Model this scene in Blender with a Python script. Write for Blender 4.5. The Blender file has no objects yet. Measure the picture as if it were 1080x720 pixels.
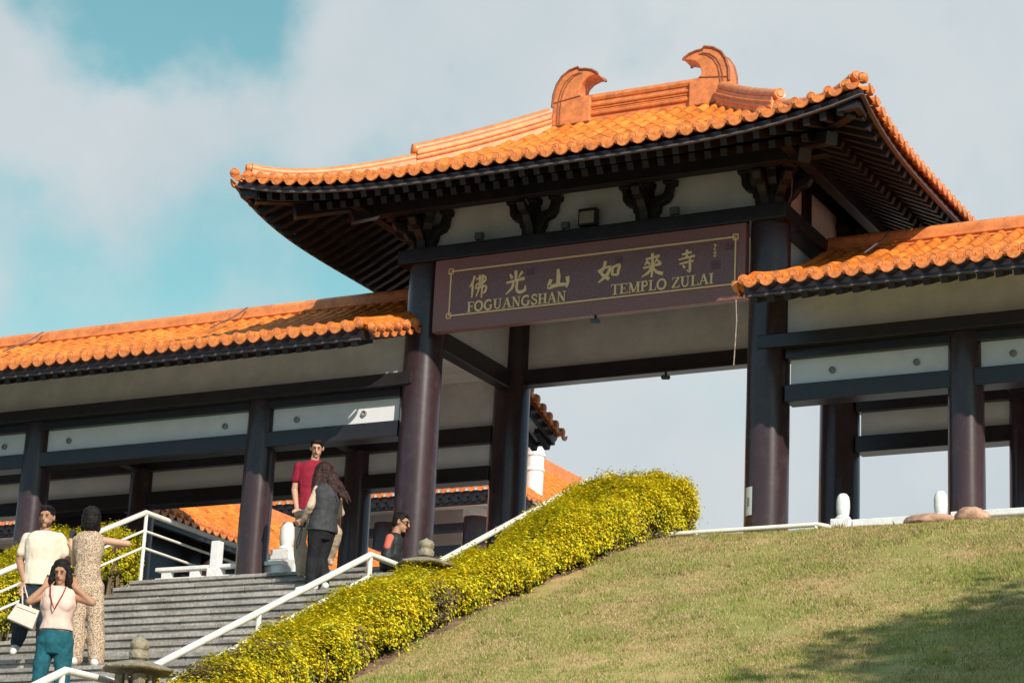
import bpy, bmesh, math, random
from mathutils import Vector, Matrix, noise
R = math.radians
sc = bpy.context.scene
K = 0.8708            # drawing units -> metres
rnd = random.Random(7)

# ------------------------------------------------------------------ camera
cam_d = bpy.data.cameras.new('camera'); cam = bpy.data.objects.new('camera', cam_d)
sc.collection.objects.link(cam); sc.camera = cam
cam_d.sensor_width = 36; cam_d.sensor_fit = 'HORIZONTAL'; cam_d.lens = 83.03
cam_d.clip_start = 0.1; cam_d.clip_end = 2000
rt = Vector((0.88623838, 0.46074241, 0.04793715)); dn = Vector((-0.09333991, 0.27897877, -0.95575023)); fw = Vector((-0.45372812, 0.84254809, 0.29024735))
CAM = Vector((16.25532752, -27.57250017, -6.5232075)) * K
m = Matrix((rt, -dn, -fw)).transposed().to_4x4(); m.translation = CAM
cam.matrix_world = m

# ------------------------------------------------------------------ sun, sky, exposure
SUN = Vector((1.34, -1.05, 1.0)).normalized()
sun_d = bpy.data.lights.new('sun', 'SUN'); sun_d.energy = 5.0; sun_d.angle = R(0.6); sun_d.color = (1.0, 0.93, 0.83)
sun = bpy.data.objects.new('sun', sun_d); sc.collection.objects.link(sun)
sun.rotation_euler = SUN.to_track_quat('Z', 'Y').to_euler(); sun.location = (20, -20, 30)
sc.view_settings.view_transform = 'Standard'; sc.view_settings.look = 'None'
sc.view_settings.exposure = 0.14; sc.view_settings.gamma = 1.0; sc.view_settings.use_curve_mapping = False
w = bpy.data.worlds.new('World'); sc.world = w; w.use_nodes = True
nt = w.node_tree; N = nt.nodes; L = nt.links
for n in list(N): N.remove(n)
def node(nt, t, **kw):
    n = nt.nodes.new(t)
    for k, v in kw.items(): setattr(n, k, v)
    return n
out = node(nt, 'ShaderNodeOutputWorld'); bg = node(nt, 'ShaderNodeBackground'); bg.inputs[1].default_value = 0.092
sky = node(nt, 'ShaderNodeTexSky'); sky.sky_type = 'NISHITA'; sky.sun_disc = False
sky.sun_elevation = math.asin(SUN.z); sky.sun_rotation = math.atan2(SUN.x, SUN.y); sky.air_density = 1.0; sky.dust_density = 1.6; sky.ozone_density = 2.0
tint = node(nt, 'ShaderNodeMix', data_type='RGBA', blend_type='MULTIPLY'); tint.inputs[0].default_value = 1
L.new(sky.outputs[0], tint.inputs[6]); tint.inputs[7].default_value = (1.45, 1.95, 1.35, 1)
geo = node(nt, 'ShaderNodeTexCoord')
def vmath(op, a, b=None):
    n = node(nt, 'ShaderNodeVectorMath', operation=op)
    if hasattr(a, 'links'): L.new(a, n.inputs[0])
    else: n.inputs[0].default_value = a
    if b is not None:
        if hasattr(b, 'links'): L.new(b, n.inputs[1])
        else: n.inputs[1].default_value = b
    return n
def fmath(op, a, b=None, c=None, clamp=False):
    n = node(nt, 'ShaderNodeMath', operation=op, use_clamp=clamp)
    for i, x in enumerate((a, b, c)):
        if x is None: continue
        if hasattr(x, 'links'): L.new(x, n.inputs[i])
        else: n.inputs[i].default_value = x
    return n.outputs[0]
DIR = geo.outputs['Generated']
# clouds: a soft sheet with gaps; every gap sits at a direction of the sky
nz = node(nt, 'ShaderNodeTexNoise'); nz.inputs['Scale'].default_value = 7; nz.inputs['Detail'].default_value = 6; nz.inputs['Roughness'].default_value = 0.5
L.new(DIR, nz.inputs['Vector'])
nzb = node(nt, 'ShaderNodeTexNoise'); nzb.inputs['Scale'].default_value = 22; nzb.inputs['Detail'].default_value = 5; nzb.inputs['Roughness'].default_value = 0.55
L.new(DIR, nzb.inputs['Vector'])
def dirpx(u, v):
    d = rt * ((u - 540) / 2490.877) + dn * ((v - 360) / 2490.877) + fw
    return d.normalized()
wn = node(nt, 'ShaderNodeTexNoise'); wn.inputs['Scale'].default_value = 13; wn.inputs['Detail'].default_value = 5; L.new(DIR, wn.inputs['Vector'])
WDIR = vmath('ADD', DIR, vmath('SCALE', vmath('SUBTRACT', wn.outputs['Color'], (.5, .5, .5)).outputs[0]).outputs[0])
WDIR.inputs[1].links[0].from_node.inputs['Scale'].default_value = 0.085
WDIR = WDIR.outputs[0]
acc = None
GAPS = [(120, 5, .022, .75), (170, 25, .022, .7), (240, 0, .026, .8), (280, 50, .018, .5), (60, -20, .03, .6), (10, 330, .045, .52), (8, 10, .016, .5), (190, 300, .045, .42), (350, 260, .045, .55), (430, 310, .035, .4), (250, 190, .03, .22), (500, 170, .03, .22), (30, 190, .02, .2)]
for u, v, s, a in GAPS:
    dd = vmath('DISTANCE', WDIR, tuple(dirpx(u, v))).outputs['Value']
    g = fmath('MULTIPLY', fmath('POWER', 2.718, fmath('MULTIPLY', fmath('POWER', fmath('DIVIDE', dd, s), 2), -1)), a)
    acc = g if acc is None else fmath('ADD', acc, g)
n1 = fmath('MULTIPLY_ADD', nz.outputs[0], 0.9, -0.45)
n2 = fmath('MULTIPLY_ADD', nzb.outputs[0], 1.0, -0.50)
# the part of the dome away from the gate is mostly open blue
fv = vmath('DOT_PRODUCT', DIR, tuple(fw)).outputs['Value']
away = fmath('MULTIPLY', fmath('SUBTRACT', 0.93, fv, clamp=True), 2.2, clamp=True)
gap = fmath('ADD', fmath('ADD', fmath('ADD', acc, n1), n2), fmath('MULTIPLY', away, 0.12))
mr = node(nt, 'ShaderNodeMapRange', interpolation_type='SMOOTHSTEP'); L.new(gap, mr.inputs[0])
mr.inputs[1].default_value = 0.0; mr.inputs[2].default_value = 0.86; mr.inputs[3].default_value = 1; mr.inputs[4].default_value = 0
cc = node(nt, 'ShaderNodeMapRange'); L.new(nz.outputs[0], cc.inputs[0]); cc.inputs[1].default_value = 0.3; cc.inputs[2].default_value = 0.7
cm = node(nt, 'ShaderNodeMix', data_type='RGBA'); L.new(cc.outputs[0], cm.inputs[0])
cm.inputs[6].default_value = (5.3, 6.15, 6.6, 1); cm.inputs[7].default_value = (7.0, 7.3, 7.4, 1)
cb = node(nt, 'ShaderNodeMix', data_type='RGBA'); L.new(away, cb.inputs[0]); L.new(cm.outputs[2], cb.inputs[6]); cb.inputs[7].default_value = (2.7, 4.9, 6.4, 1)
mx = node(nt, 'ShaderNodeMix', data_type='RGBA'); L.new(mr.outputs[0], mx.inputs[0]); L.new(tint.outputs[2], mx.inputs[6]); L.new(cb.outputs[2], mx.inputs[7])
L.new(mx.outputs[2], bg.inputs[0]); L.new(bg.outputs[0], out.inputs[0])

# ------------------------------------------------------------------ materials
def mat(name, col, rough=0.6, var=0.12, scale=6, spec=0.5, col2=None, bump=0.0, bscale=60, coat=0.0, metal=0.0, streak=0.0, island=0.0, stain=None):
    m = bpy.data.materials.new(name); m.use_nodes = True; t = m.node_tree; b = t.nodes['Principled BSDF']
    b.inputs['Roughness'].default_value = rough; b.inputs['Specular IOR Level'].default_value = spec; b.inputs['Metallic'].default_value = metal
    b.inputs['Coat Weight'].default_value = coat; b.inputs['Coat Roughness'].default_value = 0.25
    tc = t.nodes.new('ShaderNodeTexCoord'); n = t.nodes.new('ShaderNodeTexNoise'); n.inputs['Scale'].default_value = scale; n.inputs['Detail'].default_value = 8; n.inputs['Roughness'].default_value = 0.65
    if streak:
        mp = t.nodes.new('ShaderNodeMapping'); mp.inputs['Scale'].default_value = (1, 1, streak); t.links.new(tc.outputs['Object'], mp.inputs[0]); t.links.new(mp.outputs[0], n.inputs['Vector'])
    else: t.links.new(tc.outputs['Object'], n.inputs['Vector'])
    c2 = col2 or tuple(max(0, c * (1 - 2.2 * var)) for c in col)
    c1 = col if col2 else tuple(min(1, c * (1 + var)) for c in col)
    r = t.nodes.new('ShaderNodeValToRGB'); r.color_ramp.elements[0].position = 0.32; r.color_ramp.elements[1].position = 0.66
    r.color_ramp.elements[0].color = (*c2, 1); r.color_ramp.elements[1].color = (*c1, 1)
    t.links.new(n.outputs[0], r.inputs[0]); src = r.outputs[0]
    if island:
        g = t.nodes.new('ShaderNodeNewGeometry'); mm = t.nodes.new('ShaderNodeMapRange'); t.links.new(g.outputs['Random Per Island'], mm.inputs[0])
        mm.inputs[3].default_value = 1 - island; mm.inputs[4].default_value = 1 + island * 0.4
        mu = t.nodes.new('ShaderNodeMix'); mu.data_type = 'RGBA'; mu.blend_type = 'MULTIPLY'; mu.inputs[0].default_value = 1
        cx = t.nodes.new('ShaderNodeCombineColor'); 
        for i in range(3): t.links.new(mm.outputs[0], cx.inputs[i])
        t.links.new(src, mu.inputs[6]); t.links.new(cx.outputs[0], mu.inputs[7]); src = mu.outputs[2]
    if stain:
        scol, amt, ssc = stain
        n2 = t.nodes.new('ShaderNodeTexNoise'); n2.inputs['Scale'].default_value = ssc; n2.inputs['Detail'].default_value = 10; n2.inputs['Roughness'].default_value = 0.7
        t.links.new(tc.outputs['Object'], n2.inputs['Vector'])
        m2 = t.nodes.new('ShaderNodeMapRange'); t.links.new(n2.outputs[0], m2.inputs[0]); m2.inputs[1].default_value = 0.52; m2.inputs[2].default_value = 0.72; m2.inputs[4].default_value = amt
        mu = t.nodes.new('ShaderNodeMix'); mu.data_type = 'RGBA'; t.links.new(m2.outputs[0], mu.inputs[0]); t.links.new(src, mu.inputs[6]); mu.inputs[7].default_value = (*scol, 1); src = mu.outputs[2]
    t.links.new(src, b.inputs['Base Color'])
    if bump:
        n3 = t.nodes.new('ShaderNodeTexNoise'); n3.inputs['Scale'].default_value = bscale; n3.inputs['Detail'].default_value = 4
        t.links.new(tc.outputs['Object'], n3.inputs['Vector'])
        bp = t.nodes.new('ShaderNodeBump'); bp.inputs['Strength'].default_value = bump; bp.inputs['Distance'].default_value = 0.02
        t.links.new(n3.outputs[0], bp.inputs['Height']); t.links.new(bp.outputs[0], b.inputs['Normal'])
    return m
M = {}
M['tile'] = mat('glazed_tile', (0.82, 0.228, 0.036), 0.58, 0.18, 5, coat=0.0, spec=0.16, island=0.30, stain=((0.20, 0.055, 0.018), 0.6, 9))
M['cap'] = mat('tile_cap', (0.82, 0.245, 0.060), 0.45, 0.2, 20, coat=0.15, island=0.2, stain=((0.20, 0.07, 0.03), 0.6, 25))
M['ridge'] = mat('ridge_ceramic', (0.78, 0.245, 0.070), 0.5, 0.15, 8, coat=0.1, island=0.1, stain=((0.18, 0.06, 0.03), 0.5, 14))
M['ridgeline'] = mat('ridge_joint', (0.30, 0.09, 0.04), 0.7, 0.2, 20)
M['mortar'] = mat('mortar', (0.42, 0.30, 0.24), 0.9, 0.3, 30)
M['maroon'] = mat('maroon_paint', (0.024, 0.019, 0.022), 0.32, 0.14, 7, stain=((0.042, 0.030, 0.032), 0.4, 12))
M['column'] = mat('column_paint', (0.050, 0.027, 0.030), 0.26, 0.16, 3, streak=0.15, stain=((0.095, 0.06, 0.06), 0.45, 7), bump=0.05, bscale=8)
M['rafter'] = mat('rafter_paint', (0.016, 0.011, 0.013), 0.55, 0.2, 8)
M['plaster'] = mat('white_plaster', (0.73, 0.68, 0.67), 0.8, 0.07, 2.5, bump=0.15, bscale=90, stain=((0.58, 0.54, 0.53), 0.5, 3))
M['panel'] = mat('painted_panel', (0.80, 0.78, 0.78), 0.5, 0.04, 2, stain=((0.60, 0.61, 0.60), 0.4, 3))
M['granite'] = mat('sign_granite', (0.31, 0.125, 0.105), 0.35, 0.3, 90, bump=0.02, stain=((0.10, 0.055, 0.06), 0.5, 40))
M['granitepol'] = mat('sign_granite_polished', (0.235, 0.092, 0.080), 0.25, 0.25, 90)
M['sealred'] = mat('sign_seal', (0.17, 0.06, 0.065), 0.4, 0.3, 60)
M['gold'] = mat('gold_lettering', (1.0, 0.62, 0.30), 0.42, 0.05, 30, metal=0.1)
M['white'] = mat('white_paint', (0.78, 0.74, 0.66), 0.4, 0.05, 9, stain=((0.55, 0.48, 0.38), 0.35, 18))
M['wstone'] = mat('white_stone', (0.78, 0.77, 0.75), 0.6, 0.06, 12, bump=0.2, bscale=50, stain=((0.50, 0.49, 0.46), 0.4, 16))
M['lantern'] = mat('weathered_stone', (0.30, 0.25, 0.17), 0.9, 0.25, 14, bump=0.8, bscale=45, stain=((0.10, 0.075, 0.045), 0.85, 10))
M['rock'] = mat('pink_rock', (0.50, 0.30, 0.20), 0.85, 0.2, 9, bump=0.6, bscale=20)
M['black'] = mat('black_plastic', (0.02, 0.02, 0.022), 0.4, 0.1, 20)
M['lens'] = mat('floodlight_glass', (0.55, 0.52, 0.42), 0.15, 0.1, 40, metal=0.5)
M['grey'] = mat('grey_metal', (0.10, 0.12, 0.13), 0.45, 0.1, 20)
M['wire'] = mat('wire', (0.12, 0.09, 0.09), 0.6, 0.1, 20)
M['paper'] = mat('paper', (0.70, 0.70, 0.68), 0.7, 0.03, 20)
M['dial'] = mat('dial_grey', (0.30, 0.30, 0.28), 0.5, 0.2, 60)
M['paving'] = mat('plaza_paving', (0.55, 0.48, 0.42), 0.8, 0.15, 3)
M['edge'] = mat('fascia_edging', (0.12, 0.09, 0.09), 0.6, 0.1, 20)
M['soil'] = mat('hedge_bed_soil', (0.20, 0.12, 0.07), 0.95, 0.3, 6, bump=0.6, bscale=30)

# granite stairs: block joints per step and dark weather stains
def stair_material():
    m = bpy.data.materials.new('stair_granite'); m.use_nodes = True; t = m.node_tree; b = t.nodes['Principled BSDF']; b.inputs['Roughness'].default_value = 0.85
    tc = t.nodes.new('ShaderNodeTexCoord')
    def nz(scale, det=8, stretch=None):
        n = t.nodes.new('ShaderNodeTexNoise'); n.inputs['Scale'].default_value = scale; n.inputs['Detail'].default_value = det; n.inputs['Roughness'].default_value = 0.7
        if stretch:
            mp = t.nodes.new('ShaderNodeMapping'); mp.inputs['Scale'].default_value = stretch; t.links.new(tc.outputs['Object'], mp.inputs[0]); t.links.new(mp.outputs[0], n.inputs[0])
        else: t.links.new(tc.outputs['Object'], n.inputs[0])
        return n.outputs[0]
    r = t.nodes.new('ShaderNodeValToRGB'); e = r.color_ramp.elements
    e[0].position = 0.3; e[0].color = (0.24, 0.215, 0.19, 1); e[1].position = 0.68; e[1].color = (0.50, 0.455, 0.41, 1)
    t.links.new(nz(26, 6), r.inputs[0])
    s = t.nodes.new('ShaderNodeMapRange'); t.links.new(nz(2.2, 9, (1, 1, 2.5)), s.inputs[0]); s.inputs[1].default_value = 0.48; s.inputs[2].default_value = 0.66; s.inputs[4].default_value = 0.72
    mu = t.nodes.new('ShaderNodeMix'); mu.data_type = 'RGBA'; t.links.new(s.outputs[0], mu.inputs[0]); t.links.new(r.outputs[0], mu.inputs[6]); mu.inputs[7].default_value = (0.13, 0.115, 0.10, 1)
    g = t.nodes.new('ShaderNodeNewGeometry'); mm = t.nodes.new('ShaderNodeMapRange'); t.links.new(g.outputs['Random Per Island'], mm.inputs[0]); mm.inputs[3].default_value = 0.72; mm.inputs[4].default_value = 1.12
    cx = t.nodes.new('ShaderNodeCombineColor')
    for i in range(3): t.links.new(mm.outputs[0], cx.inputs[i])
    m2 = t.nodes.new('ShaderNodeMix'); m2.data_type = 'RGBA'; m2.blend_type = 'MULTIPLY'; m2.inputs[0].default_value = 1
    t.links.new(mu.outputs[2], m2.inputs[6]); t.links.new(cx.outputs[0], m2.inputs[7]); t.links.new(m2.outputs[2], b.inputs['Base Color'])
    bp = t.nodes.new('ShaderNodeBump'); bp.inputs['Strength'].default_value = 0.5; bp.inputs['Distance'].default_value = 0.01; t.links.new(nz(60, 4), bp.inputs['Height']); t.links.new(bp.outputs[0], b.inputs['Normal'])
    return m
M['stair'] = stair_material()
def lawn_material():
    m = bpy.data.materials.new('lawn'); m.use_nodes = True; t = m.node_tree; b = t.nodes['Principled BSDF']; b.inputs['Roughness'].default_value = 0.95; b.inputs['Specular IOR Level'].default_value = 0.1
    tc = t.nodes.new('ShaderNodeTexCoord')
    n = t.nodes.new('ShaderNodeTexNoise'); n.inputs['Scale'].default_value = 0.9; n.inputs['Detail'].default_value = 10; n.inputs['Roughness'].default_value = 0.72; t.links.new(tc.outputs['Object'], n.inputs[0])
    r = t.nodes.new('ShaderNodeValToRGB'); e = r.color_ramp.elements
    e[0].position = 0.36; e[0].color = (0.22, 0.21, 0.06, 1); e[1].position = 0.62; e[1].color = (0.46, 0.31, 0.15, 1)
    x = e.new(0.5); x.color = (0.31, 0.27, 0.09, 1)
    t.links.new(n.outputs[0], r.inputs[0]); t.links.new(r.outputs[0], b.inputs['Base Color'])
    return m
M['lawn'] = lawn_material()
def attr_material(name, rough=0.55, trans=0.3):
    m = bpy.data.materials.new(name); m.use_nodes = True; t = m.node_tree; b = t.nodes['Principled BSDF']
    a = t.nodes.new('ShaderNodeAttribute'); a.attribute_name = 'leafcol'; t.links.new(a.outputs['Color'], b.inputs['Base Color'])
    b.inputs['Roughness'].default_value = rough; b.inputs['Specular IOR Level'].default_value = 0.3
    tr = t.nodes.new('ShaderNodeBsdfTranslucent'); t.links.new(a.outputs['Color'], tr.inputs[0])
    mx = t.nodes.new('ShaderNodeMixShader'); mx.inputs[0].default_value = trans
    t.links.new(b.outputs[0], mx.inputs[1]); t.links.new(tr.outputs[0], mx.inputs[2]); t.links.new(mx.outputs[0], t.nodes['Material Output'].inputs[0])
    return m
M['leaf'] = attr_material('hedge_leaf'); M['blade'] = attr_material('grass_blade', 0.7, 0.25)
M['bark'] = mat('bark', (0.16, 0.11, 0.07), 0.9, 0.3, 20, bump=0.6, bscale=40)

# ------------------------------------------------------------------ mesh builder
class MB:
    def __init__(s, smooth=True): s.v = []; s.f = []; s.smooth = smooth
    def add(s, vs, fs):
        o = len(s.v); s.v += [tuple(p) for p in vs]; s.f += [tuple(i + o for i in f) for f in fs]; return s
    def box(s, a, b):
        x0, y0, z0 = a; x1, y1, z1 = b
        return s.add([(x0,y0,z0),(x1,y0,z0),(x1,y1,z0),(x0,y1,z0),(x0,y0,z1),(x1,y0,z1),(x1,y1,z1),(x0,y1,z1)], [(3,2,1,0),(4,5,6,7),(0,1,5,4),(1,2,6,5),(2,3,7,6),(3,0,4,7)])
    def beam(s, p, q, w, h, up=(0,0,1)):
        p = Vector(p); q = Vector(q); d = (q - p).normalized(); up = Vector(up); sd = d.cross(up)
        if sd.length < 1e-4: sd = Vector((1, 0, 0))
        sd.normalize(); u = sd.cross(d).normalized(); c = []
        for e in (p, q):
            for a, b in ((-1,-1),(1,-1),(1,1),(-1,1)): c.append(e + sd * (a * w / 2) + u * (b * h / 2))
        return s.add(c, [(3,2,1,0),(4,5,6,7),(0,1,5,4),(1,2,6,5),(2,3,7,6),(3,0,4,7)])
    def tube(s, pts, r, n=10, caps=True, rs=None):
        pts = [Vector(p) for p in pts]; ring = []; fs = []; prev = None
        for i, p in enumerate(pts):
            d = (pts[min(i + 1, len(pts) - 1)] - pts[max(i - 1, 0)]).normalized()
            if prev is None:
                a = d.cross(Vector((0, 0, 1)))
                if a.length < 1e-3: a = d.cross(Vector((1, 0, 0)))
                a.normalize()
            else:
                a = (prev - d * prev.dot(d)).normalized()
            prev = a; b = d.cross(a); rr = rs[i] if rs else r
            ring += [p + a * (rr * math.cos(2*math.pi*k/n)) + b * (rr * math.sin(2*math.pi*k/n)) for k in range(n)]
        for i in range(len(pts) - 1):
            for k in range(n): fs.append((i*n+k, i*n+(k+1)%n, (i+1)*n+(k+1)%n, (i+1)*n+k))
        if caps: fs.append(tuple(reversed(range(n)))); fs.append(tuple((len(pts)-1)*n+k for k in range(n)))
        return s.add(ring, fs)
    def lathe(s, c, prof, n=24):
        cx, cy, cz = c; vs = []; fs = []
        for r, z in prof: vs += [(cx + r*math.cos(2*math.pi*k/n), cy + r*math.sin(2*math.pi*k/n), cz + z) for k in range(n)]
        for i in range(len(prof) - 1):
            for k in range(n): fs.append((i*n+k, i*n+(k+1)%n, (i+1)*n+(k+1)%n, (i+1)*n+k))
        fs.append(tuple(reversed(range(n)))); fs.append(tuple((len(prof)-1)*n+k for k in range(n)))
        return s.add(vs, fs)
    def prism(s, poly, lo, hi, f):
        # poly in a plane, f(a, b, t) -> 3d point, extruded t: lo..hi
        n = len(poly); vs = [f(a, b, lo) for a, b in poly] + [f(a, b, hi) for a, b in poly]
        fs = [tuple(range(n)), tuple(reversed(range(n, 2*n)))] + [(i, n+i, n+(i+1)%n, (i+1)%n) for i in range(n)]
        return s.add(vs, fs)
    def grid(s, nu, nv, f):
        vs = [f(i/nu, j/nv) for j in range(nv+1) for i in range(nu+1)]
        fs = [(j*(nu+1)+i, j*(nu+1)+i+1, (j+1)*(nu+1)+i+1, (j+1)*(nu+1)+i) for j in range(nv) for i in range(nu)]
        return s.add(vs, fs)
    def build(s, name, m, parent=None, bevel=0, loc=None, fix=True, scale=K):
        base = Vector(parent['_b']) if parent and '_b' in parent else Vector((0,0,0))
        if loc is not None: base = Vector(loc)
        me = bpy.data.meshes.new(name)
        me.from_pydata([((Vector(p) - base) * scale)[:] for p in s.v], [], s.f)
        if fix:
            bm = bmesh.new(); bm.from_mesh(me); bmesh.ops.recalc_face_normals(bm, faces=bm.faces); bm.to_mesh(me); bm.free()
        me.materials.append(m if not isinstance(m, str) else M[m])
        if s.smooth:
            me.shade_smooth(); me.set_sharp_from_angle(angle=R(40))
        o = bpy.data.objects.new(name, me); sc.collection.objects.link(o)
        if parent: o.parent = parent
        elif loc is not None: o.location = base * K
        if bevel:
            bv = o.modifiers.new('bevel', 'BEVEL'); bv.width = bevel; bv.segments = 2; bv.limit_method = 'ANGLE'; bv.angle_limit = R(50)
        return o
def tag(o, label=None, cat=None, group=None, kind=None):
    if label: o['label'] = label
    if cat: o['category'] = cat
    if group: o['group'] = group
    if kind: o['kind'] = kind
    return o
def thing(name, label, cat, base, group=None):
    o = bpy.data.objects.new(name, None); sc.collection.objects.link(o); o.empty_display_size = 0.2
    o.location = Vector(base) * K; o['_b'] = list(base); tag(o, label, cat, group); return o
def copy_thing(o, base, label, rotz=None):
    c = o.copy(); sc.collection.objects.link(c); c.location = Vector(base) * K; c['_b'] = list(base); c['label'] = label
    if rotz is not None: c.rotation_euler = (0, 0, rotz)
    for ch in o.children:
        d = ch.copy(); sc.collection.objects.link(d); d.parent = c
        for g in ch.children:
            e = g.copy(); sc.collection.objects.link(e); e.parent = d
    return c

# ------------------------------------------------------------------ ground, stairs, plaza
ST, SH = 0.358, 0.1725
EDGES = [-0.45, -5.6, -10.7, -15.8]
def zst(Y):
    z = -0.2
    for e in EDGES:
        for k in range(12):
            if Y > e - k * ST: return z
            z -= SH
    return z
def zramp(Y):       # smooth slope that follows the flights
    z = -0.2
    for e in EDGES:
        y1 = e - 11 * ST
        if Y >= e: return z
        if Y > y1: return z - (e - Y) / (e - y1) * 12 * SH
        z -= 12 * SH
    return z
XL, XR = -4.4, 2.7
def smooth(a, b, x):
    t = max(0, min(1, (x - a) / (b - a))); return t * t * (3 - 2 * t)
def zlawn(X, Y):
    s = 0.446
    z = -0.19 - s * (math.sqrt((min(0, Y + 0.9))**2 + 0.35**2) - 0.35) if Y < -0.9 else -0.19
    z += 0.05 * noise.noise(Vector((X * 0.35, Y * 0.35, 3))) + 0.02 * noise.noise(Vector((X * 1.3, Y * 1.3, 8)))
    return max(z, -8.46)
mb = MB(False)       # everything beyond: one sheet to the horizon
def gz(x, y):
    if y < -21: return -8.48
    if y > 45: return -0.25 - min(1, (y - 45) / 60) * 8
    if y > 0.5: return -0.26
    if x > 2.9: return zlawn(x, y) - 0.03 if x < 60 else -8.48
    if x < -4.5: return zramp(y) - 0.15
    return zramp(y) - 0.45
xs = [-900, -300, -100, -50, -30, -20, -14, -10, -8, -6, -5, -4.55, -4.3, 0, 2.6, 2.95, 3.4, 4, 5, 6, 8, 10, 14, 18, 24, 40, 60, 61, 120, 400, 900]
ys = [-900, -300, -100, -50, -30, -21.5, -19.8] + [-19.5 + i * 0.5 for i in range(41)] + [1.2, 3, 6, 12, 30, 46, 110, 400, 900]
nx, ny = len(xs), len(ys)
mb.add([(x, y, gz(x, y)) for y in ys for x in xs], [(j*nx+i, j*nx+i+1, (j+1)*nx+i+1, (j+1)*nx+i) for j in range(ny-1) for i in range(nx-1)])
mb.smooth = True
M['far'] = mat('far_ground', (0.13, 0.13, 0.09), 0.95, 0.2, 0.05)
ground = mb.build('ground', 'far', fix=False); tag(ground, kind='structure')
mb = MB()            # the lawn slope, finely shaped
mb.grid(110, 120, lambda a, b: (2.95 + a * 20, -17.4 + b * 17.4, zlawn(2.95 + a * 20, -17.4 + b * 17.4)))
lawn = mb.build('lawn', 'lawn', fix=False); tag(lawn, kind='structure')
mb = MB(False); mb.box((-22, -0.2, -0.6), (20, 40, -0.2)); plaza = mb.build('plaza', 'paving'); tag(plaza, kind='structure')
mb = MB(False)       # stairs: one long slab per tread block, nosing proud of the riser
z = -0.2; srnd = random.Random(3)
for fi, e in enumerate(EDGES):
    for k in range(12):
        y = e - k * ST
        back = y + ST + 0.05 if k else (y + 1.35 if fi else y + 0.27)
        x = XL
        while x < XR:
            wdt = srnd.uniform(0.9, 1.5); x2 = min(XR, x + wdt)
            if XR - x2 < 0.3: x2 = XR
            mb.box((x, y - 0.028, z - 0.052), (x2 - 0.006, back, z + srnd.uniform(-0.004, 0.0)))
            mb.box((x, y, z - SH - 0.02), (x2 - 0.006, y + 0.1, z - 0.0525))
            x = x2
        z -= SH
stairs = mb.build('stairs', 'stair', bevel=0.006); tag(stairs, kind='structure')
mb = MB(False)
mb.box((XL - 0.35, EDGES[3] - 11 * ST - 4, -8.7), (XR + 0.3, EDGES[3] - 11 * ST + 0.1, -8.475)); tag(mb.build('path', 'paving'), kind='structure')

# ------------------------------------------------------------------ roofs
def tile_row(mb, path, side, n=7, r=0.077):
    """barrel tile row that follows path (eave -> top); side = unit vector across; separate tapered tiles"""
    pts = [Vector(p) for p in path]; side = Vector(side)
    tot = 0; cum = [0]
    for a, b in zip(pts, pts[1:]): tot += (b - a).length; cum.append(tot)
    def at(s):
        s = max(0, min(tot, s))
        for i in range(len(cum) - 1):
            if s <= cum[i + 1] + 1e-9:
                t = (s - cum[i]) / max(1e-9, cum[i+1] - cum[i]); return pts[i].lerp(pts[i+1], t), (pts[i+1] - pts[i]).normalized()
        return pts[-1], (pts[-1] - pts[-2]).normalized()
    L_ = 0.34; s = 0
    while s < tot - 0.02:
        e = min(tot, s + L_ + 0.015); vs = []
        j = rnd.uniform(-0.007, 0.007)
        for q, rr in ((s, r * 1.06), (e, r * 0.93)):
            p, d = at(q); up = side.cross(d).normalized()
            if up.z < 0: up = -up
            for k in range(n + 1):
                a = math.pi * k / n
                vs.append(p + side * (rr * math.cos(a) + j) + up * (rr * 0.95 * math.sin(a) + 0.012))
        m_ = n + 1
        mb.add(vs, [(k, k+1, m_+k+1, m_+k) for k in range(n)] + [tuple(range(m_)), tuple(reversed(range(m_, 2*m_)))])
        s += L_
def end_disc(mb, p, side, out_, r=0.068):
    p = Vector(p); side = Vector(side); out_ = Vector(out_); up = Vector((0,0,1)); vs = []; n = 14
    for t, rr in ((-0.02, r), (0.035, r), (0.05, r * 0.86), (0.046, r * 0.62), (0.058, r * 0.5)):
        vs += [p + out_ * t + side * (rr * math.cos(2*math.pi*k/n)) + up * (rr * math.sin(2*math.pi*k/n)) for k in range(n)]
    fs = [(i*n+k, i*n+(k+1)%n, (i+1)*n+(k+1)%n, (i+1)*n+k) for i in range(4) for k in range(n)] + [tuple(range(n)), tuple(range(4*n, 5*n))]
    mb.add(vs, fs)
def drip(mb, p, side, out_, w=0.093, h=0.092):
    """crescent drip tile hanging at the mouth of a pan"""
    p = Vector(p); side = Vector(side); out_ = Vector(out_); n = 12; vs = []
    for t in (0.062, 0.088):
        top = [p + out_ * t + side * (w * (1 - 2*k/n)) + Vector((0, 0, 0.030 - 0.022 * (1 - (1 - 2*k/n)**2))) for k in range(n + 1)]
        bot = [p + out_ * t + side * (w * 0.98 * (1 - 2*k/n)) + Vector((0, 0, 0.022 - h * (max(0, 1 - abs(1 - 2*k/n)**2))**0.5)) for k in range(n + 1)]
        vs += top + bot
    m_ = n + 1; f = []
    for o in (0, 2*m_):
        f += [(o+k, o+k+1, o+m_+k+1, o+m_+k) for k in range(n)]
    f += [(m_+k, m_+k+1, 3*m_+k+1, 3*m_+k) for k in range(n)] + [(k, k+1, 2*m_+k+1, 2*m_+k) for k in range(n)]
    f += [(0, m_, 3*m_, 2*m_), (n, m_+n, 3*m_+n, 2*m_+n)]
    mb.add(vs, f)
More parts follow.
